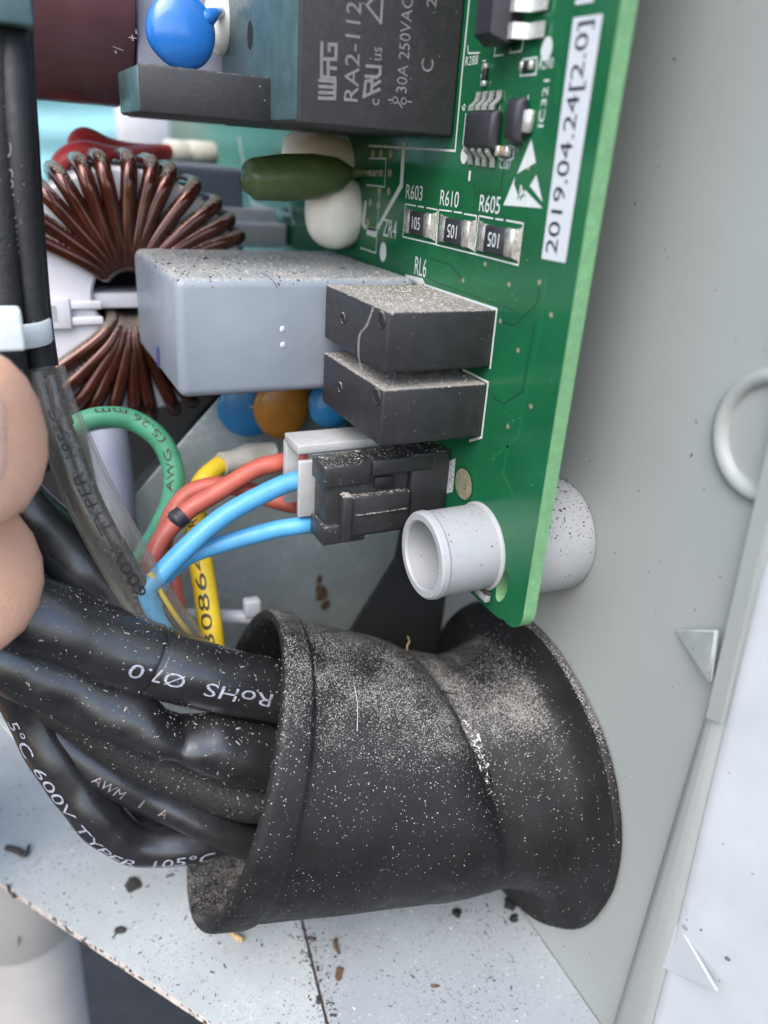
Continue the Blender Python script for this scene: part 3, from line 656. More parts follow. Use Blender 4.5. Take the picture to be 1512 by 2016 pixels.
# ------------------------------------------------------------------ maroon electrolytic
ec = Vector((-3.2, 6.6, 4.62))
t = empty('electrolytic_capacitor', (-3.4, 6.6, 2.9), 'dark maroon cylindrical capacitor behind the black cables', 'capacitor')
def er(x, r): return ringX(x, ec.y, ec.z, r, 56)
loft('sleeve', [er(-7.5, 1.3), er(-7.5, 1.68), er(-7.4, 1.75), er(-3.5, 1.75), er(-3.38, 1.70), er(-3.36, 1.4)], m_maroon, t, cap=True)
text_map('marking', '-V', lambda a, b: Vector((-3.72+b*1.0, ec.y-1.756*math.cos(.62+(a-.1)/1.75), ec.z-1.756*math.sin(.62-(a-.1)/1.75))) , m_inkgrey, t, .16, .16)
text_map('marking', '+7', lambda a, b: Vector((-3.42+b*1.0-.1, ec.y-1.756*math.cos(.50+(a-.1)/1.75), ec.z-1.756*math.sin(.50-(a-.1)/1.75))) , m_inkgrey, t, .16, .2)

# ------------------------------------------------------------------ toroid choke
TC = Vector((-3.62, 5.75, -.02)); Ro, Ri, Yf, Yb = 2.02, .62, 5.55, 6.75
tor = empty('toroid_choke', (TC.x, 6.1, TC.z-2.2), 'toroidal choke of dusty copper turns on a white ring core', 'choke coil')
rg = []
for k in range(64):
    a = 2*math.pi*k/64; d = Vector((math.cos(a), 0, math.sin(a)))
    rg.append([Vector((TC.x, y, TC.z))+d*r for r, y in ((Ri, Yf+.05), (Ri+.05, Yf), (Ro-.06, Yf), (Ro, Yf+.06), (Ro, Yb-.06), (Ro-.06, Yb), (Ri+.05, Yb), (Ri, Yb-.05))])
bm = bmesh.new(); Q = [[bm.verts.new(v) for v in r] for r in rg]
for i in range(64):
    for k in range(8): bm.faces.new((Q[i][k], Q[i][(k+1) % 8], Q[(i+1) % 64][(k+1) % 8], Q[(i+1) % 64][k]))
bmesh.ops.recalc_face_normals(bm, faces=bm.faces); finish(bm, 'ring_core', m_core, tor, 40)
def turn(ao, ai, wr=.130, far=0):
    P_ = []; prof = [(Ro-.1, Yb+.13, .2), (Ro+.12, Yb-.2, .0), (Ro+.14, Yf+.45, 0), (Ro+.10, Yf+.05, .04), (Ro-.14, Yf-.14, .16), (Ro-.5, Yf-.15, .35), (Ri+.3, Yf-.15, .8), (Ri, Yf-.08, 1), (Ri-.12, Yf+.25, 1), (Ri-.12, Yb-.25, 1), (Ri+.1, Yb+.13, .9), (Ro-.4, Yb+.15, .4)]
    for r, y, f in prof:
        a = math.radians(ao*(1-f)+ai*f); P_.append(Vector((TC.x+r*math.cos(a), y, TC.z+r*math.sin(a))))
    return tube('copper_turn', P_, wr, m_copper, tor, n=9, sub=4)
n_u = 15
for k in range(n_u):
    ao = 150-k*(150-6)/(n_u-1)+rnd.uniform(-2, 2); turn(ao, 136-k*(136-28)/(n_u-1)+4+rnd.uniform(-3, 3))
n_l = 15
for k in range(n_l):
    ao = 218+k*(354-218)/(n_l-1)+rnd.uniform(-2, 2); turn(ao, 232+k*(325-232)/(n_l-1)+rnd.uniform(-3, 3))
loft('hole_dark_disc', [[Vector((TC.x+r*math.cos(2*math.pi*q/32), y, TC.z+r*math.sin(2*math.pi*q/32))) for q in range(32)] for r, y in ((1.7, Yb+.3), (1.7, Yb+.6))], m_dark, tor, cap=True)  # black disc added to darken the view through the core
rbox('divider', TC.x-.62, TC.x+.85, Yf+.1, Yb-.1, TC.z-.20, TC.z+.06, .04, m_core, tor, 2)
bk = at(112, 622, Y=Yf-.10)
rbox('core_clip', bk.x-.32, bk.x+.22, Yf-.12, Yf-.01, bk.z-.22, bk.z+.28, .03, m_core, tor, 2)
for s in (-1, 1):
    rbox('clip_arm', bk.x+.2, bk.x+.72, Yf-.09, Yf-.01, bk.z+.03+s*.13-.07, bk.z+.03+s*.13+.07, .03, m_core, tor, 2)
me = bpy.data.meshes.new('clip_slot'); c = bk+Vector((-.12, -.026, .04)); me.from_pydata([c+Vector(q) for q in ((-.1, 0, -.13), (.12, 0, -.13), (.12, 0, .13), (-.1, 0, .13))], [], [(0, 1, 2, 3)]); put('clip_slot', me, m_greyplug, tor)
# red lead at the top of the choke
rl = tube('red_lead', [at(118, 345, Y=7.4), at(128, 318, Y=7.3), at(165, 300, Y=7.3), at(230, 312, Y=7.6), at(300, 308, Y=8)], .20, m_redfar, None); tag(rl, 'lower red wire lying over the top of the copper coil', 'wire')
rl = tube('red_lead', [at(165, 312, Y=7.6), at(150, 282, Y=7.6), at(170, 268, Y=7.7), at(215, 288, Y=8), at(270, 298, Y=8.5), at(330, 300, Y=9)], .15, m_redfar, None); tag(rl, 'red wire loop standing up behind the copper coil', 'wire')

# ------------------------------------------------------------------ connectors and their wires
pg = empty('black_plug', (-1.0, .8, -2.6), 'black plug with two blue wires on the board header', 'plug')
Y0 = .72
hd = rbox('header', -.62, -.01, Y0-.02, 1.35, -2.62, -1.40, .03, m_blackplug, board, 2); hd['label'] = 'black pin header at the foot of the board'
rbox('housing', -1.90, -.63, Y0+.06, 1.26, -2.62, -1.50, .03, m_blackplug, pg, 2)
rbox('housing_shell', -1.96, -1.25, Y0, 1.24, -1.78, -1.46, .03, m_blackplug, pg, 2)
rbox('housing_foot', -1.96, -1.3, Y0, 1.24, -2.66, -2.36, .03, m_blackplug, pg, 2)
rbox('latch', -1.66, -.66, Y0-.09, Y0+.05, -2.52, -1.92, .025, m_blackplug, pg, 2)
rbox('latch_rib', -1.72, -1.58, Y0-.14, Y0+.05, -2.58, -1.88, .02, m_blackplug, pg, 2)
rbox('latch_step', -1.50, -.68, Y0-.105, Y0-.06, -2.22, -2.19, .008, m_blackplug, pg, 1)
rbox('lock_window', -1.2, -.9, Y0-.02, Y0+.06, -1.86, -1.70, .015, m_hole, pg, 1)
rbox('upper_tongue', -1.25, -.30, Y0-.03, 1.2, -1.66, -1.43, .025, m_blackplug, pg, 2)
B1 = [Vector((-1.7, Y0+.25, -1.70))] + [at(x, y, d=d) for x, y, d in [(632, 934, 11.45), (590, 944, 11.3), (540, 962, 11.2), (450, 1010, 11.0), (380, 1066, 10.9), (312, 1135, 10.8), (290, 1170, 10.75), (330, 1250, 11.2)]]
B2 = [Vector((-1.7, Y0+.25, -2.28))] + [at(x, y, d=d) for x, y, d in [(630, 1030, 11.6), (590, 1035, 11.5), (540, 1043, 11.45), (440, 1070, 11.3), (370, 1095, 11.15), (320, 1140, 11.0), (300, 1190, 11.0)]]
tube('blue_wire', B1, .142, m_blue, pg); tube('blue_wire', B2, .135, m_blue, pg)
gp_ = empty('grey_plug', (-1.2, 2.0, -2.6), 'grey plug with red wires behind the black plug', 'plug')
GY = 1.42
rbox('housing_top', -2.1, -.05, GY, 2.02, -1.52, -1.38, .02, m_greyplug, gp_, 2)
rbox('housing_back', -2.1, -.05, 1.94, 2.08, -2.5, -1.5, .02, m_greyplug, gp_, 2)
rbox('housing_body', -1.85, -.05, GY+.04, 1.95, -2.45, -1.53, .02, m_greyplug, gp_, 2)
rbox('housing_side', -2.08, -1.7, GY-.02, GY+.07, -2.5, -1.62, .02, m_greyplug, gp_, 2)
R1 = [Vector((-1.8, 1.65, -1.72))] + [at(x, y, d=d) for x, y, d in [(584, 905, 12.05), (545, 912, 11.9), (500, 925, 11.8), (430, 968, 11.6), (370, 1005, 11.5), (330, 1045, 11.4), (305, 1085, 11.3), (285, 1150, 11.2)]]
R2 = [Vector((-1.8, 1.65, -2.26))] + [at(x, y, d=d) for x, y, d in [(590, 994, 12.1), (540, 984, 12.1), (490, 966, 12.1), (430, 955, 12.0), (372, 972, 11.9), (335, 1020, 11.8), (322, 1080, 11.8), (338, 1140, 11.9), (350, 1210, 12.0)]]
tube('red_wire', R1, .142, m_red, gp_); tube('red_wire', R2, .14, m_red, gp_)
k0 = at(372, 1004, d=11.5); k1 = at(328, 1040, d=11.36)
tube('black_tip', [k0.lerp(k1, .25), k0.lerp(k1, .6), k1], [.150, .158, .03], m_chip, gp_, n=12, sub=4)

# yellow, green, grey wires
YW = [at(x, y, d=d) for x, y, d in [(540, 898, 13.2), (490, 900, 13.0), (436, 912, 12.7), (400, 948, 12.5), (384, 1000, 12.4), (390, 1070, 12.3), (402, 1150, 12.2), (412, 1220, 12.2), (422, 1300, 12.2)]]
yw = empty('yellow_wire', YW[-1], 'yellow wire with black digits running down behind the cables', 'wire')
tube('insulation', YW[2:], [.15, .175, .18, .185, .19, .195, .2], m_yellow, yw)
tube('dirty_end', YW[:3], [.22, .24, .19], m_cream, yw, wob=.25)
CF = -RF
text_tube('30864', YW[2:], .195, .50, .93, .17, m_inkyel, yw, CF, flip=True)
text_tube('R', YW[2:], .186, .33, .37, .15, m_inkyel, yw, CF, flip=True)
GW = [at(x, y, d=d) for x, y, d in [(100, 870, 11.6), (150, 838, 11.7), (200, 822, 11.8), (262, 828, 12), (315, 866, 12.1), (341, 925, 12.2), (338, 985, 12.2), (312, 1045, 12.2), (280, 1100, 12.2), (250, 1170, 12.2)]]
gw = empty('green_wire', GW[-1], 'thick green wire with black print looping below the coil', 'wire')
tube('insulation', GW, .168, m_green, gw)
text_tube('AWG (5.26 mm', GW, .168, .17, .60, .15, m_inkyel, gw, CF-RD*.6, flip=True)
GR = [at(x, y, d=13.2) for x, y in [(212, 850), (220, 900), (228, 960), (235, 1040), (240, 1120)]]
g_ = tube('grey_tube', GR, [.34, .33, .3, .26, .25], m_greybox2, None); tag(g_, 'smooth grey tube seen inside the green wire loop', 'tube')
dk = tube('gap_shade', [at(455, 790, Y=6.2), at(250, 1010, Y=6.0)], .32, m_dark, None, n=8, sub=0); tag(dk, 'dark fill for the shaded diagonal gap behind the green wire loop', 'shade fill')  # added dark rod, shade of the open gap put into its colour

# ------------------------------------------------------------------ standoff
st = empty('board_standoff', (1.4, -.30, -3.2), 'white tubular standoff holding the corner of the green board', 'standoff')
SY, SZ = -.29, -2.47
def sr(x, r): return ringX(x, SY, SZ, r, 56)
loft('tube_end', [sr(.0, .635), sr(-.02, .635), sr(-.05, .60), sr(-.80, .595), sr(-.83, .615), sr(-.90, .605), sr(-.93, .575), sr(-.93, .49), sr(-.90, .47), sr(-.4, .455), sr(.1, .45), sr(.1, .01)], m_white, st, smooth=30)
loft('pillar', [sr(.21, .78), sr(1.0, .82), sr(1.30, .83), sr(1.38, .80), sr(1.40, .74)], m_white, st, smooth=40)
rbox('clip_foot', -.11, -.02, -.75, -.45, -3.12, -2.98, .02, m_white, st, 2)

# ------------------------------------------------------------------ rubber sleeve
gr = empty('rubber_sleeve', (1.3, -.1, -9.6), 'black rubber cable sleeve with wide flange covered in pale dust', 'cable sleeve')
NR = 120
def gring(c, ry, rz, tilt, yaw, dent=None):
    o = []; ct, stt = math.cos(tilt), math.sin(tilt); cyw, syw = math.cos(yaw), math.sin(yaw)
    for k in range(NR):
        a = 2*math.pi*k/NR; y, z = ry*math.cos(a), rz*math.sin(a)
        if dent:
            q = 1-dent(a); y *= q; z *= q
        p = Vector((z*stt, y, z*ct)); p = Vector((p.x*cyw+p.y*syw, -p.x*syw+p.y*cyw, p.z))
        o.append(Vector(c)+p)
    return o
CA, CB = Vector((.25, -.05, -6.85)), Vector((-3.33, .80, -6.28))
def fold(t):
    # the rubber tucks in on the side towards the camera; the fold runs slantwise down to the flange
    def f(a):
        w_ = math.exp(-((a-math.radians(140))/1.0)**2); tc = .20-.17*min(1.3, max(-.3, (a-math.radians(95))/math.radians(95)))
        return w_*(.135*math.exp(-((t-tc+.02)/(.10 if t < tc else .05))**2)-.045*math.exp(-((t-tc-.17)/.10)**2))
    return f
def gbody(t, off=0.0):
    c = CA.lerp(CB, t); s = t*t*(3-2*t)
    ry = 1.93+(1.99-1.93)*t + .06*math.sin(math.pi*t) + off; rz = 1.93+(2.52-1.93)*t + off
    return gring(c, ry, rz, .30*t, .17*t, fold(t))
rings = [ringX(1.36, -.1, -6.9, 2.62, NR), ringX(1.36, -.1, -6.9, 2.72, NR), ringX(1.30, -.1, -6.9, 2.735, NR), ringX(1.24, -.1, -6.9, 2.70, NR), ringX(1.215, -.1, -6.9, 2.45, NR), ringX(1.165, -.1, -6.9, 2.25, NR), ringX(1.07, -.1, -6.9, 2.11, NR), gring((.90, -.1, -6.9), 2.03, 2.03, 0, 0, fold(-.18)), gring((.68, -.09, -6.88), 1.98, 1.98, 0, 0, fold(-.11)), gring((.45, -.07, -6.86), 1.95, 1.95, 0, 0, fold(-.05))]
rings += [gbody(t) for t in [0, .025, .05, .075, .10, .125, .15, .175, .20, .225, .25, .3, .36, .42, .5, .58, .66, .74, .80, .85]]
rings += [gbody(.862, .01), gbody(.87, .05), gbody(.885, .068), gbody(.97, .072), gbody(.99, .06), gbody(1.0, .02), gbody(1.003, -.06), gbody(.99, -.10), gbody(.96, -.12), gbody(.8, -.13), gbody(.6, -.13), gbody(.4, -.14), gbody(.2, -.16), gbody(0, -.2)]
for r in rings:
    for i, v in enumerate(r): r[i] = v + (v-Vector((v.x, -.0, -6.6))).normalized()*(.035*noise.noise(v*.9)+.012*noise.noise(v*3.1))
rub = loft('sleeve_body', rings, m_rubber, gr, smooth=50)
# moulding seam along the top
seam = []
for t in [.02, .1, .2, .3, .4, .5, .6, .7, .8, .86]:
    r = gbody(t); k = int(NR*.29); seam.append(r[k]+ (r[k]-Vector((r[k].x, 0, -6.7))).normalized()*-.012)
tube('moulding_seam', seam, .022, m_rubber, gr, n=6, sub=4)

# ------------------------------------------------------------------ black cables through the sleeve
def path(pts): return [at(x, y, d=d) for x, y, d in pts]
CAa = path([(760, 1420, 12.9), (640, 1390, 12.3), (550, 1362, 11.9), (450, 1342, 11.5), (350, 1316, 11.1), (280, 1296, 10.9), (180, 1262, 10.5), (80, 1225, 10.1), (-40, 1175, 9.7), (-160, 1120, 9.4)])
ca = empty('heat_shrink_cable', CAa[0], 'thick black cable printed RoHS, topmost in the rubber sleeve', 'cable', 'black cables in the rubber sleeve')
tube('jacket', CAa, [.45, .46, .47, .485, .50, .505, .50, .49, .48, .48], m_sleeve, ca, n=28)
OS = path([(293, 1298, 10.92), (286, 1296, 10.9), (180, 1257, 10.5), (80, 1219, 10.1), (-40, 1170, 9.7), (-160, 1116, 9.4)])
tube('outer_jacket', OS, [.50, .535, .55, .55, .54, .54], m_sleeve, ca, n=28, wob=.05)
rca = [.45, .46, .47, .485, .50, .505, .50, .49, .48, .48]; ros = [.50, .535, .55, .55, .54, .54]
text_tube('RoHS', CAa, rca, pf(CAa, 516), pf(CAa, 388), .20, m_inkwhite, ca, CF, ang=-.05)
text_tube('Ø7', CAa, rca, pf(CAa, 352), pf(CAa, 299), .20, m_inkwhite, ca, CF, ang=-.05)
text_tube('.0', OS, ros, pf(OS, 284), pf(OS, 246), .20, m_inkwhite, ca, CF, ang=-.05, wob=.05, lift=.012)
CBb = path([(760, 1510, 13.0), (640, 1505, 12.5), (545, 1492, 12.0), (470, 1478, 11.7), (410, 1462, 11.5), (350, 1452, 11.3), (305, 1440, 11.1), (250, 1410, 10.9), (150, 1362, 10.6), (50, 1315, 10.2), (-60, 1262, 9.9), (-160, 1220, 9.7)])
cb = tube('heat_shrink_cable', CBb, [.44, .45, .48, .50, .48, .36, .40, .45, .44, .42, .40, .4], m_sleeve, None, n=28, wob=.10, flat=[1, 1, 1, 1, .95, .72, .85, 1, 1, 1, 1, 1])
tag(cb, 'black cable with a pinched jacket just below the RoHS cable', 'cable', 'black cables in the rubber sleeve')
CC = path([(760, 1600, 13.2), (640, 1600, 12.9), (520, 1582, 12.4), (420, 1555, 12.1), (310, 1508, 11.8), (210, 1450, 11.4), (120, 1390, 11), (0, 1310, 10.7), (-100, 1250, 10.5)])
cc = tube('braided_cable', CC, .34, m_braid, None, n=20, wob=.08); tag(cc, 'dusty rough black cable under the pinched cable', 'cable', 'black cables in the rubber sleeve')
CD = path([(700, 1720, 13.2), (600, 1700, 12.9), (500, 1662, 12.5), (430, 1634, 12.2), (360, 1600, 12), (290, 1568, 11.8), (220, 1532, 11.5), (130, 1470, 11.2), (40, 1380, 10.9), (-60, 1290, 10.6)])
cdw = empty('thin_black_cable', CD[0], 'thinner black cable printed AWM between the cables', 'cable', 'black cables in the rubber sleeve')
tube('jacket', CD, .27, m_sleeve, cdw, n=20)
for w_, a_, b_ in (('AWM', 188, 242), ('I', 275, 278), ('A', 315, 330)): text_tube(w_, CD, .27, pf(CD, b_), pf(CD, a_), .14, m_inkgrey, cdw, CF, flip=True)
CE = path([(640, 1640, 13.2), (540, 1640, 12.9), (450, 1648, 12.5), (380, 1662, 12.2), (310, 1668, 12), (250, 1655, 11.8), (195, 1612, 11.5), (150, 1555, 11.3), (105, 1490, 11.1), (60, 1415, 10.9), (20, 1345, 10.6), (-30, 1260, 10.3)])
ce = empty('looped_black_cable', CE[0], 'black cable printed 600V in white, looping lowest over the floor plate', 'cable', 'black cables in the rubber sleeve')
re_ = [.26, .27, .28, .29, .30, .33, .34, .33, .32, .30, .28, .28]
tube('jacket', CE, re_, m_sleeve, ce, n=22, wob=.10)
for w_, a_, b_, x_ in (('5°C', 1392, 1462, 1), ('600V', 1482, 1578, 1), ('TYPER', 176, 276, 0), ('105°C', 304, 412, 0)): text_tube(w_, CE, re_, pf(CE, b_, x_), pf(CE, a_, x_), .17, m_inkwhite, ce, CF+RD*.42-RX*.22, flip=True, wob=.10, lift=.012)
CG = path([(600, 1700, 13.4), (480, 1640, 12.9), (380, 1630, 12.6), (290, 1628, 12.3), (215, 1610, 12.0), (190, 1540, 11.7), (150, 1450, 11.3), (80, 1370, 11), (0, 1290, 10.8)])
cg = tube('black_cable', CG, .25, m_sleeve, None, n=18); tag(cg, 'plain black cable tucked behind the looping printed cable', 'cable', 'black cables in the rubber sleeve')
CH = path([(420, 1330, 12.6), (330, 1262, 11.8), (240, 1190, 11.2), (150, 1108, 10.7), (80, 1040, 10.3), (10, 960, 9.9), (-60, 880, 9.6)])
ch = tube('heat_shrink_cable', CH, [.40, .45, .50, .50, .46, .42, .4], m_sleeve, None, n=24, wob=.10, flat=.9); tag(ch, 'black sheathed cable beneath the clear tube above the RoHS cable', 'cable', 'black cables in the rubber sleeve')
CI = path([(150, 1180, 10.9), (110, 1080, 10.6), (70, 990, 10.3), (40, 930, 10.1)])
ci = tube('braided_cable', CI, .2, m_braid, None, n=14); tag(ci, 'short rough black wrap beside the thumb', 'cable')
CJ = path([(-40, 1365, 11.2), (0, 1405, 11.4), (40, 1450, 11.6), (80, 1490, 11.9), (120, 1530, 12.3)])
cj = tube('clear_sleeve', CJ, .10, m_tie, None, n=12); tag(cj, 'thin pale sleeve at the left edge above the floor plate', 'sleeve')

# clear tube with wires inside
CT = path([(88, 724, 9.8), (107, 800, 9.9), (134, 870, 10.0), (170, 960, 10.15), (216, 1050, 10.35), (262, 1130, 10.65), (312, 1210, 11.1), (390, 1310, 12.2)])
ct = empty('clear_tube', CT[-1], 'clear plastic tube printed 600V holding black wires', 'tube')
rt = [.24, .27, .30, .33, .345, .35, .36, .36]
bm = bmesh.new(); tube('t', CT, rt, None, n=26, bm=bm, cap=False); tube('t', CT, [r-.035 for r in rt], None, n=26, bm=bm, cap=False)
finish(bm, 'clear_wall', m_tube, ct, 70)
def off(P_, a, b): return [p+RX*a+RD*b for p in P_]
tube('inner_wire', off(CT, -.10, .06), .16, m_sleeve, ct, n=14)
tube('inner_wire', off(CT, .07, .10), .11, m_sleeve, ct, n=12)
tube('inner_wire', off(CT[5:], .24, .0), .04, m_yellow, ct, n=8)
tube('inner_wire', off(CT[4:], .10, .12), .11, m_sleeve, ct, n=10)
for w_, a_, b_ in (('600V', 1150, 1060), ('TYPER', 1040, 925), ('105°C', 898, 805)): text_tube(w_, CT, rt, pf(CT, b_, 1), pf(CT, a_, 1), .15, m_ink, ct, CF, flip=True, ang=-.25)

# vertical cables at the left edge
V1 = path([(10, -120, 8.9), (22, 60, 9.0), (36, 250, 9.1), (46, 400, 9.3), (56, 520, 9.5), (68, 640, 9.7), (85, 740, 9.9), (120, 840, 10.1)])
v1 = empty('vertical_black_cable', V1[-1], 'upright black cable with a faint printed line at the left edge', 'cable')
tube('jacket', V1, [.2, .2, .19, .19, .18, .18, .17, .17], m_cable, v1, n=18)
for w_, a_, b_ in (('AWM', 500, 430), ('105°C', 390, 290)): text_tube(w_, V1, .19, pf(V1, b_, 1), pf(V1, a_, 1), .10, m_inkgrey, v1, CF-RX*.3, flip=True)
V2 = path([(42, -120, 9.3), (46, 100, 9.4), (58, 300, 9.5), (70, 480, 9.7), (82, 620, 9.9), (96, 720, 10.1)])
v2 = tube('vertical_black_cable', V2, .125, m_cable, None, n=16); tag(v2, 'upright black cable edging the white coil core', 'cable')
V3 = path([(-22, -120, 8.8), (-16, 200, 9), (-8, 450, 9.2), (5, 620, 9.4), (20, 760, 9.6), (60, 930, 10)])
v3 = tube('braided_cable', V3, .24, m_braid, None, n=16); tag(v3, 'rough black cable at the very left edge above the cable tie', 'cable')
k = at(22, 20, d=8.7)
kb = rbox('black_clamp', k.x-.45, k.x+.22, k.y-.2, k.y+.3, k.z-.16, k.z+.6, .04, m_relaysky, None, 2); tag(kb, 'dark clamp around the upright cables in the top left corner', 'clamp')
ti = empty('cable_tie', at(40, 655, d=9.3), 'translucent white cable tie around the upright black cables', 'cable tie')
hd_ = at(5, 650, d=8.9)
rbox('tie_head', hd_.x-.25, hd_.x+.22, hd_.y-.18, hd_.y+.2, hd_.z-.22, hd_.z+.25, .05, m_tie, ti, 3)
bm = bmesh.new(); rgs = []
cT = at(38, 657, d=9.55)
for k in range(32):
    a = 2*math.pi*k/32; p = cT+RX*(.30*math.cos(a))+Vector((.05, .1, 0)) + Vector((RF.x, RF.y, 0)).normalized()*(.33*math.sin(a))
    o = (RX*math.cos(a)+Vector((RF.x, RF.y, 0)).normalized()*math.sin(a))*.03
    rgs.append([p+Vector((0, 0, .15))+o*.4, p+Vector((0, 0, .12))+o, p-Vector((0, 0, .12))+o, p-Vector((0, 0, .15))+o*.4, p-Vector((0, 0, .14))-o, p+Vector((0, 0, .14))-o])
loft('tie_strap', rgs, m_tie, ti, closed=True, smooth=60)

# ------------------------------------------------------------------ hand
hand = empty('hand', at(-330, 1120, d=9), 'bare hand with thumb and fingertip pinching the black cables at left', 'hand')
def skin_mesh(name, verts, edges, mat, parent, sub=2):
    me = bpy.data.meshes.new(name); me.from_pydata([v[0] for v in verts], [], edges)
    o = put(name, me, mat, parent)
    md = o.modifiers.new('skin', 'SKIN'); md.use_smooth_shade = True
    for i, v in enumerate(verts):
        r = v[1]; o.data.skin_vertices[0].data[i].radius = r if isinstance(r, tuple) else (r, r)
    o.data.skin_vertices[0].data[0].use_root = True
    s = o.modifiers.new('sub', 'SUBSURF'); s.levels = sub; s.render_levels = sub
    return o
H = []; E_ = []
def hv(px, py, d, r, prev=None):
    H.append((at(px, py, d=d), r)); i = len(H)-1
    if prev is not None: E_.append((prev, i))
    return i
wr = hv(-900, 2050, 11.5, 2.0); pm = hv(-620, 1640, 10.8, 2.1, wr)
th0 = hv(-430, 1260, 9.6, 1.25, pm); th1 = hv(-280, 1000, 8.7, 1.1, th0); th2 = hv(-125, 885, 8.2, 1.10, th1); th3 = hv(-30, 858, 8.05, 1.06, th2); th4 = hv(32, 862, 8.0, .84, th3)
ix0 = hv(-400, 1420, 10.1, 1.05, pm); ix1 = hv(-250, 1240, 9.5, 1.05, ix0); ix2 = hv(-115, 1150, 9.1, 1.08, ix1); ix3 = hv(-38, 1128, 8.9, 1.04, ix2); ix4 = hv(16, 1128, 8.8, .80, ix3)
for k_, (yy, dd) in enumerate(((1500, 11.0), (1620, 11.5), (1740, 11.9))):
    a = hv(-480, yy+30, dd, .95, pm); b = hv(-330, yy, dd+.1, .85, a); c = hv(-230, yy-20, dd, .75, b); hv(-170, yy-20, dd-.1, .5, c)
skin_mesh('hand_skin', H, E_, m_skin, hand)
# thumb nail: a thin plate that follows the thumb
from mathutils.bvhtree import BVHTree
dg = bpy.context.evaluated_depsgraph_get(); hs = [o for o in hand.children if o.name.startswith('hand_skin')][0]
he = hs.evaluated_get(dg); hm = he.to_mesh(); mw = he.matrix_world
bvh = BVHTree.FromPolygons([mw @ v.co for v in hm.vertices], [list(p.vertices) for p in hm.polygons])
bm = bmesh.new(); rows = []
for j in range(13):
    v = j/6-1; row = []
    for i in range(13):
        u = i/12*2-1; px = -38+v*56*(1-.18*abs(u)**3); py = 862+u*104*(1-.22*max(0, v)**3)
        dr = (at(px, py, d=8)-CAM).normalized(); hit, nrm, _, _ = bvh.ray_cast(CAM, dr)
        if hit is None: hit, nrm = at(px, py, d=8.0), -dr
        edge = max(abs(u), abs(v)); row.append(bm.verts.new(hit-dr*(.030 if edge < .95 else -.04)))
    rows.append(row)
for a, b in zip(rows, rows[1:]):
    for i in range(12): bm.faces.new((a[i], a[i+1], b[i+1], b[i]))
bmesh.ops.recalc_face_normals(bm, faces=bm.faces)
finish(bm, 'thumb_nail', m_nail, hand, 80)
he.to_mesh_clear()

# ------------------------------------------------------------------ dust, flakes and litter
def flakes(name, pts, mat, parent=None):
    """pts: (position, normal, length, width): little irregular chips joined into one mesh"""
    V, Fc = [], []
    for p, n, ln, wd in pts:
        t = n.orthogonal().normalized(); t = (Matrix.Rotation(rnd.uniform(0, 6.28), 3, n) @ t); b = n.cross(t); s = len(V); h = n*min(ln, wd)*.5
        V += [p-t*ln*.5-b*wd*.3, p+t*ln*.45-b*wd*.5, p+t*ln*.55+b*wd*.35, p-t*ln*.4+b*wd*.5, p+h]
        Fc += [(s, s+1, s+4), (s+1, s+2, s+4), (s+2, s+3, s+4), (s+3, s, s+4)]
    me = bpy.data.meshes.new(name); me.from_pydata(V, [], Fc); o = put(name, me, mat, parent); o['kind'] = 'stuff'; return o
def scatter(o, n, size, upw, elong=1.6, keep=None, lift=0.0):
    me = o.data; me.calc_loop_triangles(); T = []; cum = 0
    for t in me.loop_triangles:
        nn = t.normal; wgt = t.area*max(0, (1-upw)+upw*max(0, nn.z))
        if keep and not keep(Vector(t.center), nn): continue
        cum += wgt; T.append((cum, t))
    import bisect
    keys = [c for c, _ in T]; res = []
    for _ in range(n):
        t = T[min(len(T)-1, bisect.bisect(keys, rnd.uniform(0, cum)))][1]; a, b, c = [me.vertices[i].co for i in t.vertices]
        u, v = rnd.random(), rnd.random()
        if u+v > 1: u, v = 1-u, 1-v
        s = size*math.exp(rnd.gauss(0, .45)); res.append((a+(b-a)*u+(c-a)*v+t.normal*lift, Vector(t.normal), s*rnd.uniform(1, elong), s*rnd.uniform(.5, 1)))
    return res
near = lambda p, n: n.dot(CAM-p) > 0 or n.z > .2
clump = lambda p, n: near(p, n) and noise.noise(p*1.3)+.35*noise.noise(p*4)+.25+.5*n.z > -.1
def patchy(L): return [q for q in L if .35+1.3*noise.noise(q[0]*1.15)+.9*noise.noise(q[0]*3.6)+.35*q[1].z > rnd.random()]
flakes('dust', patchy(scatter(rub, 30000, .0135, .85, 1.9, near))+scatter(rub, 6000, .011, .6, 1.8, near)+patchy(scatter(rub, 1600, .024, .75, 2.4, near)), m_lint, gr)
up5 = lambda p, n: n.z > .5
for o in [q for q in pg.children if q.name.startswith(('housing', 'latch', 'upper'))]+[hd]: flakes('dust', scatter(o, 240, .009, 1, 1.6, up5), m_beige, o)
for o in list(ca.children)+[cb, cc]: 
    if len(o.data.polygons) > 500: flakes('dust', scatter(o, 800, .010, .8, 3, near), m_beige, o)
flakes('dust', scatter(cap, 1800, .013, 1, 2), m_flake, cap); flakes('dust', scatter(cap, 1800, .013, 1, 2), m_beige, cap)
for o in list(board.children):
    if o.name.startswith('small_relay'): flakes('dust', scatter(o, 3200, .009, 1, 1.8, up5), m_beige, o)
for o in (pl, pr):
    top = up5
    flakes('dust', [q for q in scatter(o, 7000 if o is pl else 3200, .0105, 1, 2.8, top)+scatter(o, 130 if o is pl else 70, .02, 1, 2.5, top) if noise.noise(q[0]*1.1)+.6*noise.noise(q[0]*3.2) > rnd.uniform(-.6, .5)], m_flake, o); flakes('dust', scatter(o, 1300 if o is pl else 450, .011, 1, 2, top), m_lint, o)
flakes('dust', scatter(pl, 200, .035, 0, 2.5, lambda p, n: abs(n.z) < .5 and n.dot(CAM-p) > 0), m_flake, pl)
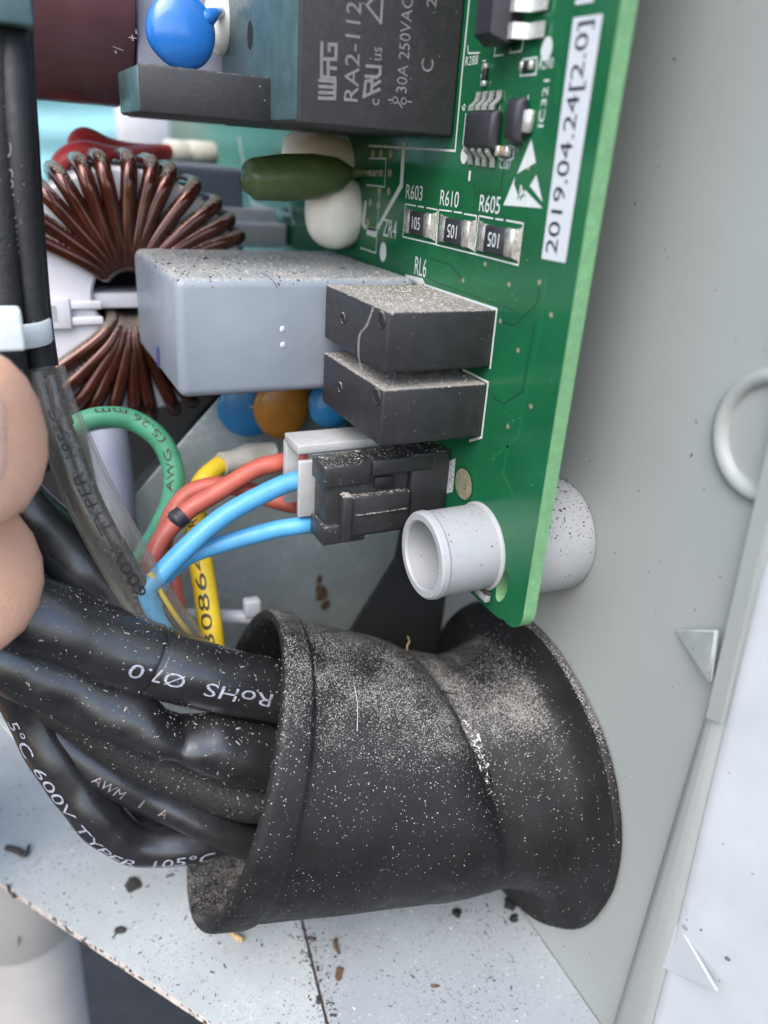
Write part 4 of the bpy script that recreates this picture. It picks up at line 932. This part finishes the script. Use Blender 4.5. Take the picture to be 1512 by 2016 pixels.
for o in list(st.children):
    flakes('dust', scatter(o, 900, .012, .97, 1.8, lambda p, n: n.z > .1), m_flake, o)
flakes('dust', scatter(wall, 220, .015, 0, 3, lambda p, n: n.x < -.5), m_flake, wall)
sm = []
for _ in range(420):
    y = rnd.uniform(-2.2, .6); x = -2.345+.133*y+rnd.gauss(.03, .10); zz = -9.64 if x > -2.28+.133*y else -9.70
    sz = .014*math.exp(rnd.gauss(0, .5)); sm.append((Vector((x, y, zz)), Vector((0, 0, 1)), sz*2, sz))
flakes('dust', sm, m_flake, pr)
fz_ = -9.7
def chunk(name, p, s, mat, label, cat):
    bm = bmesh.new(); bmesh.ops.create_icosphere(bm, subdivisions=2, radius=1); ang = rnd.uniform(0, 3)
    for v in bm.verts:
        q = v.co*(1+.5*noise.noise(v.co*2+Vector(p))); q = Vector((q.x*s[0], q.y*s[1], q.z*s[2])); v.co = Vector(p)+Matrix.Rotation(ang, 3, 'Z') @ q
    return tag(finish(bm, name, mat, None, 40), label, cat)
chunk('debris_crumb', at(262, 1742, Z=-9.68), (.15, .14, .05), m_flake, 'round dark crumb on the pale floor plate', 'debris')
chunk('leaf_flake', at(237, 1831, Z=-9.68), (.10, .07, .02), m_flake, 'small grey flake near the slanted floor edge', 'debris')
chunk('debris_crumb', at(900, 1797, Z=-9.62), (.09, .08, .05), m_hole, 'black crumb on the grey floor plate below the sleeve', 'debris')
chunk('debris_crumb', at(1005, 1778, Z=-9.62), (.15, .12, .06), m_hole, 'large black crumb where floor plate meets the flange', 'debris')
chunk('debris_crumb', at(1012, 1808, Z=-9.62), (.07, .09, .05), m_hole, 'black crumb just below the large crumb by the flange', 'debris')
chunk('leaf_flake', at(856, 1941, Z=-9.62), (.07, .03, .012), m_rust, 'brown flake low on the grey floor plate', 'debris')
chunk('straw_bit', at(668, 1915, Z=-9.62), (.12, .06, .01), m_rust, 'rusty smear of crumbs on the grey floor plate', 'debris')
tg = tube('twig', [at(12, 1668, Z=-9.66), at(35, 1675, Z=-9.64), at(50, 1682, Z=-9.63), at(58, 1662, Z=-9.6)], [.05, .06, .05, .02], m_flake, None, n=7); tag(tg, 'short dark forked twig on the pale floor plate', 'twig')
tg = tube('straw', [at(455, 1836, Z=-9.66), at(468, 1846, Z=-9.64), at(478, 1850, Z=-9.63)], [.03, .06, .04], m_straw, None, n=7); tag(tg, 'short straw bit at the mouth of the rubber sleeve', 'straw')
tg = tube('curled_stalk', [at(662, 1848, Z=-9.6), at(660, 1862, Z=-9.6), at(668, 1878, Z=-9.6)], [.03, .045, .02], m_rust, None, n=6); tag(tg, 'brown curled stalk on the grey floor plate', 'stalk')
bvr = BVHTree.FromPolygons([v.co.copy() for v in rub.data.vertices], [list(p.vertices) for p in rub.data.polygons]); yy_ = 1230; hit = None
while hit is None and yy_ < 1400:
    yy_ += 2; hit = bvr.ray_cast(CAM, (at(802, yy_, d=9)-CAM).normalized())[0]
tg = tube('straw', [hit-Vector((0, 0, .06)), hit+Vector((-.01, 0, .08)), hit+Vector((.02, 0, .17)), hit+Vector((-.02, 0, .28))], [.016, .013, .011, .008], m_straw, None, n=6); tag(tg, 'tiny straw standing on top of the rubber sleeve', 'straw')
# hair-thin fibre on the upper relay
fbr = tube('lint_fibre', [at(735, 605, Y=-.05), at(722, 640, Y=-.08), at(708, 660, Y=-.1), at(706, 700, Y=-.12), at(712, 728, Y=-.1)], .0028, m_lint, None, n=5); tag(fbr, 'fine pale fibre hanging on the upper small relay', 'fibre')

for P_, lb_ in (([(512, 535), (528, 545), (540, 556), (546, 566)], 'fine dark fibre on the upper edge of the grey box capacitor'), ([(698, 1352), (704, 1390), (703, 1440)], 'long pale fibre lying on the rubber sleeve')):
    if P_[0][1] < 1000: pts_ = [at(x, y, Y=2.14) for x, y in P_]
    else:
        bv = BVHTree.FromPolygons([v.co.copy() for v in rub.data.vertices], [list(p.vertices) for p in rub.data.polygons]); pts_ = []
        for x, y in P_:
            dr = (at(x, y, d=9)-CAM).normalized(); h_ = bv.ray_cast(CAM, dr)[0]; pts_.append(h_-dr*.01)
    o_ = tube('lint_fibre', pts_, .0035, m_flake if P_[0][1] < 1000 else m_lint, None, n=5); tag(o_, lb_, 'fibre')
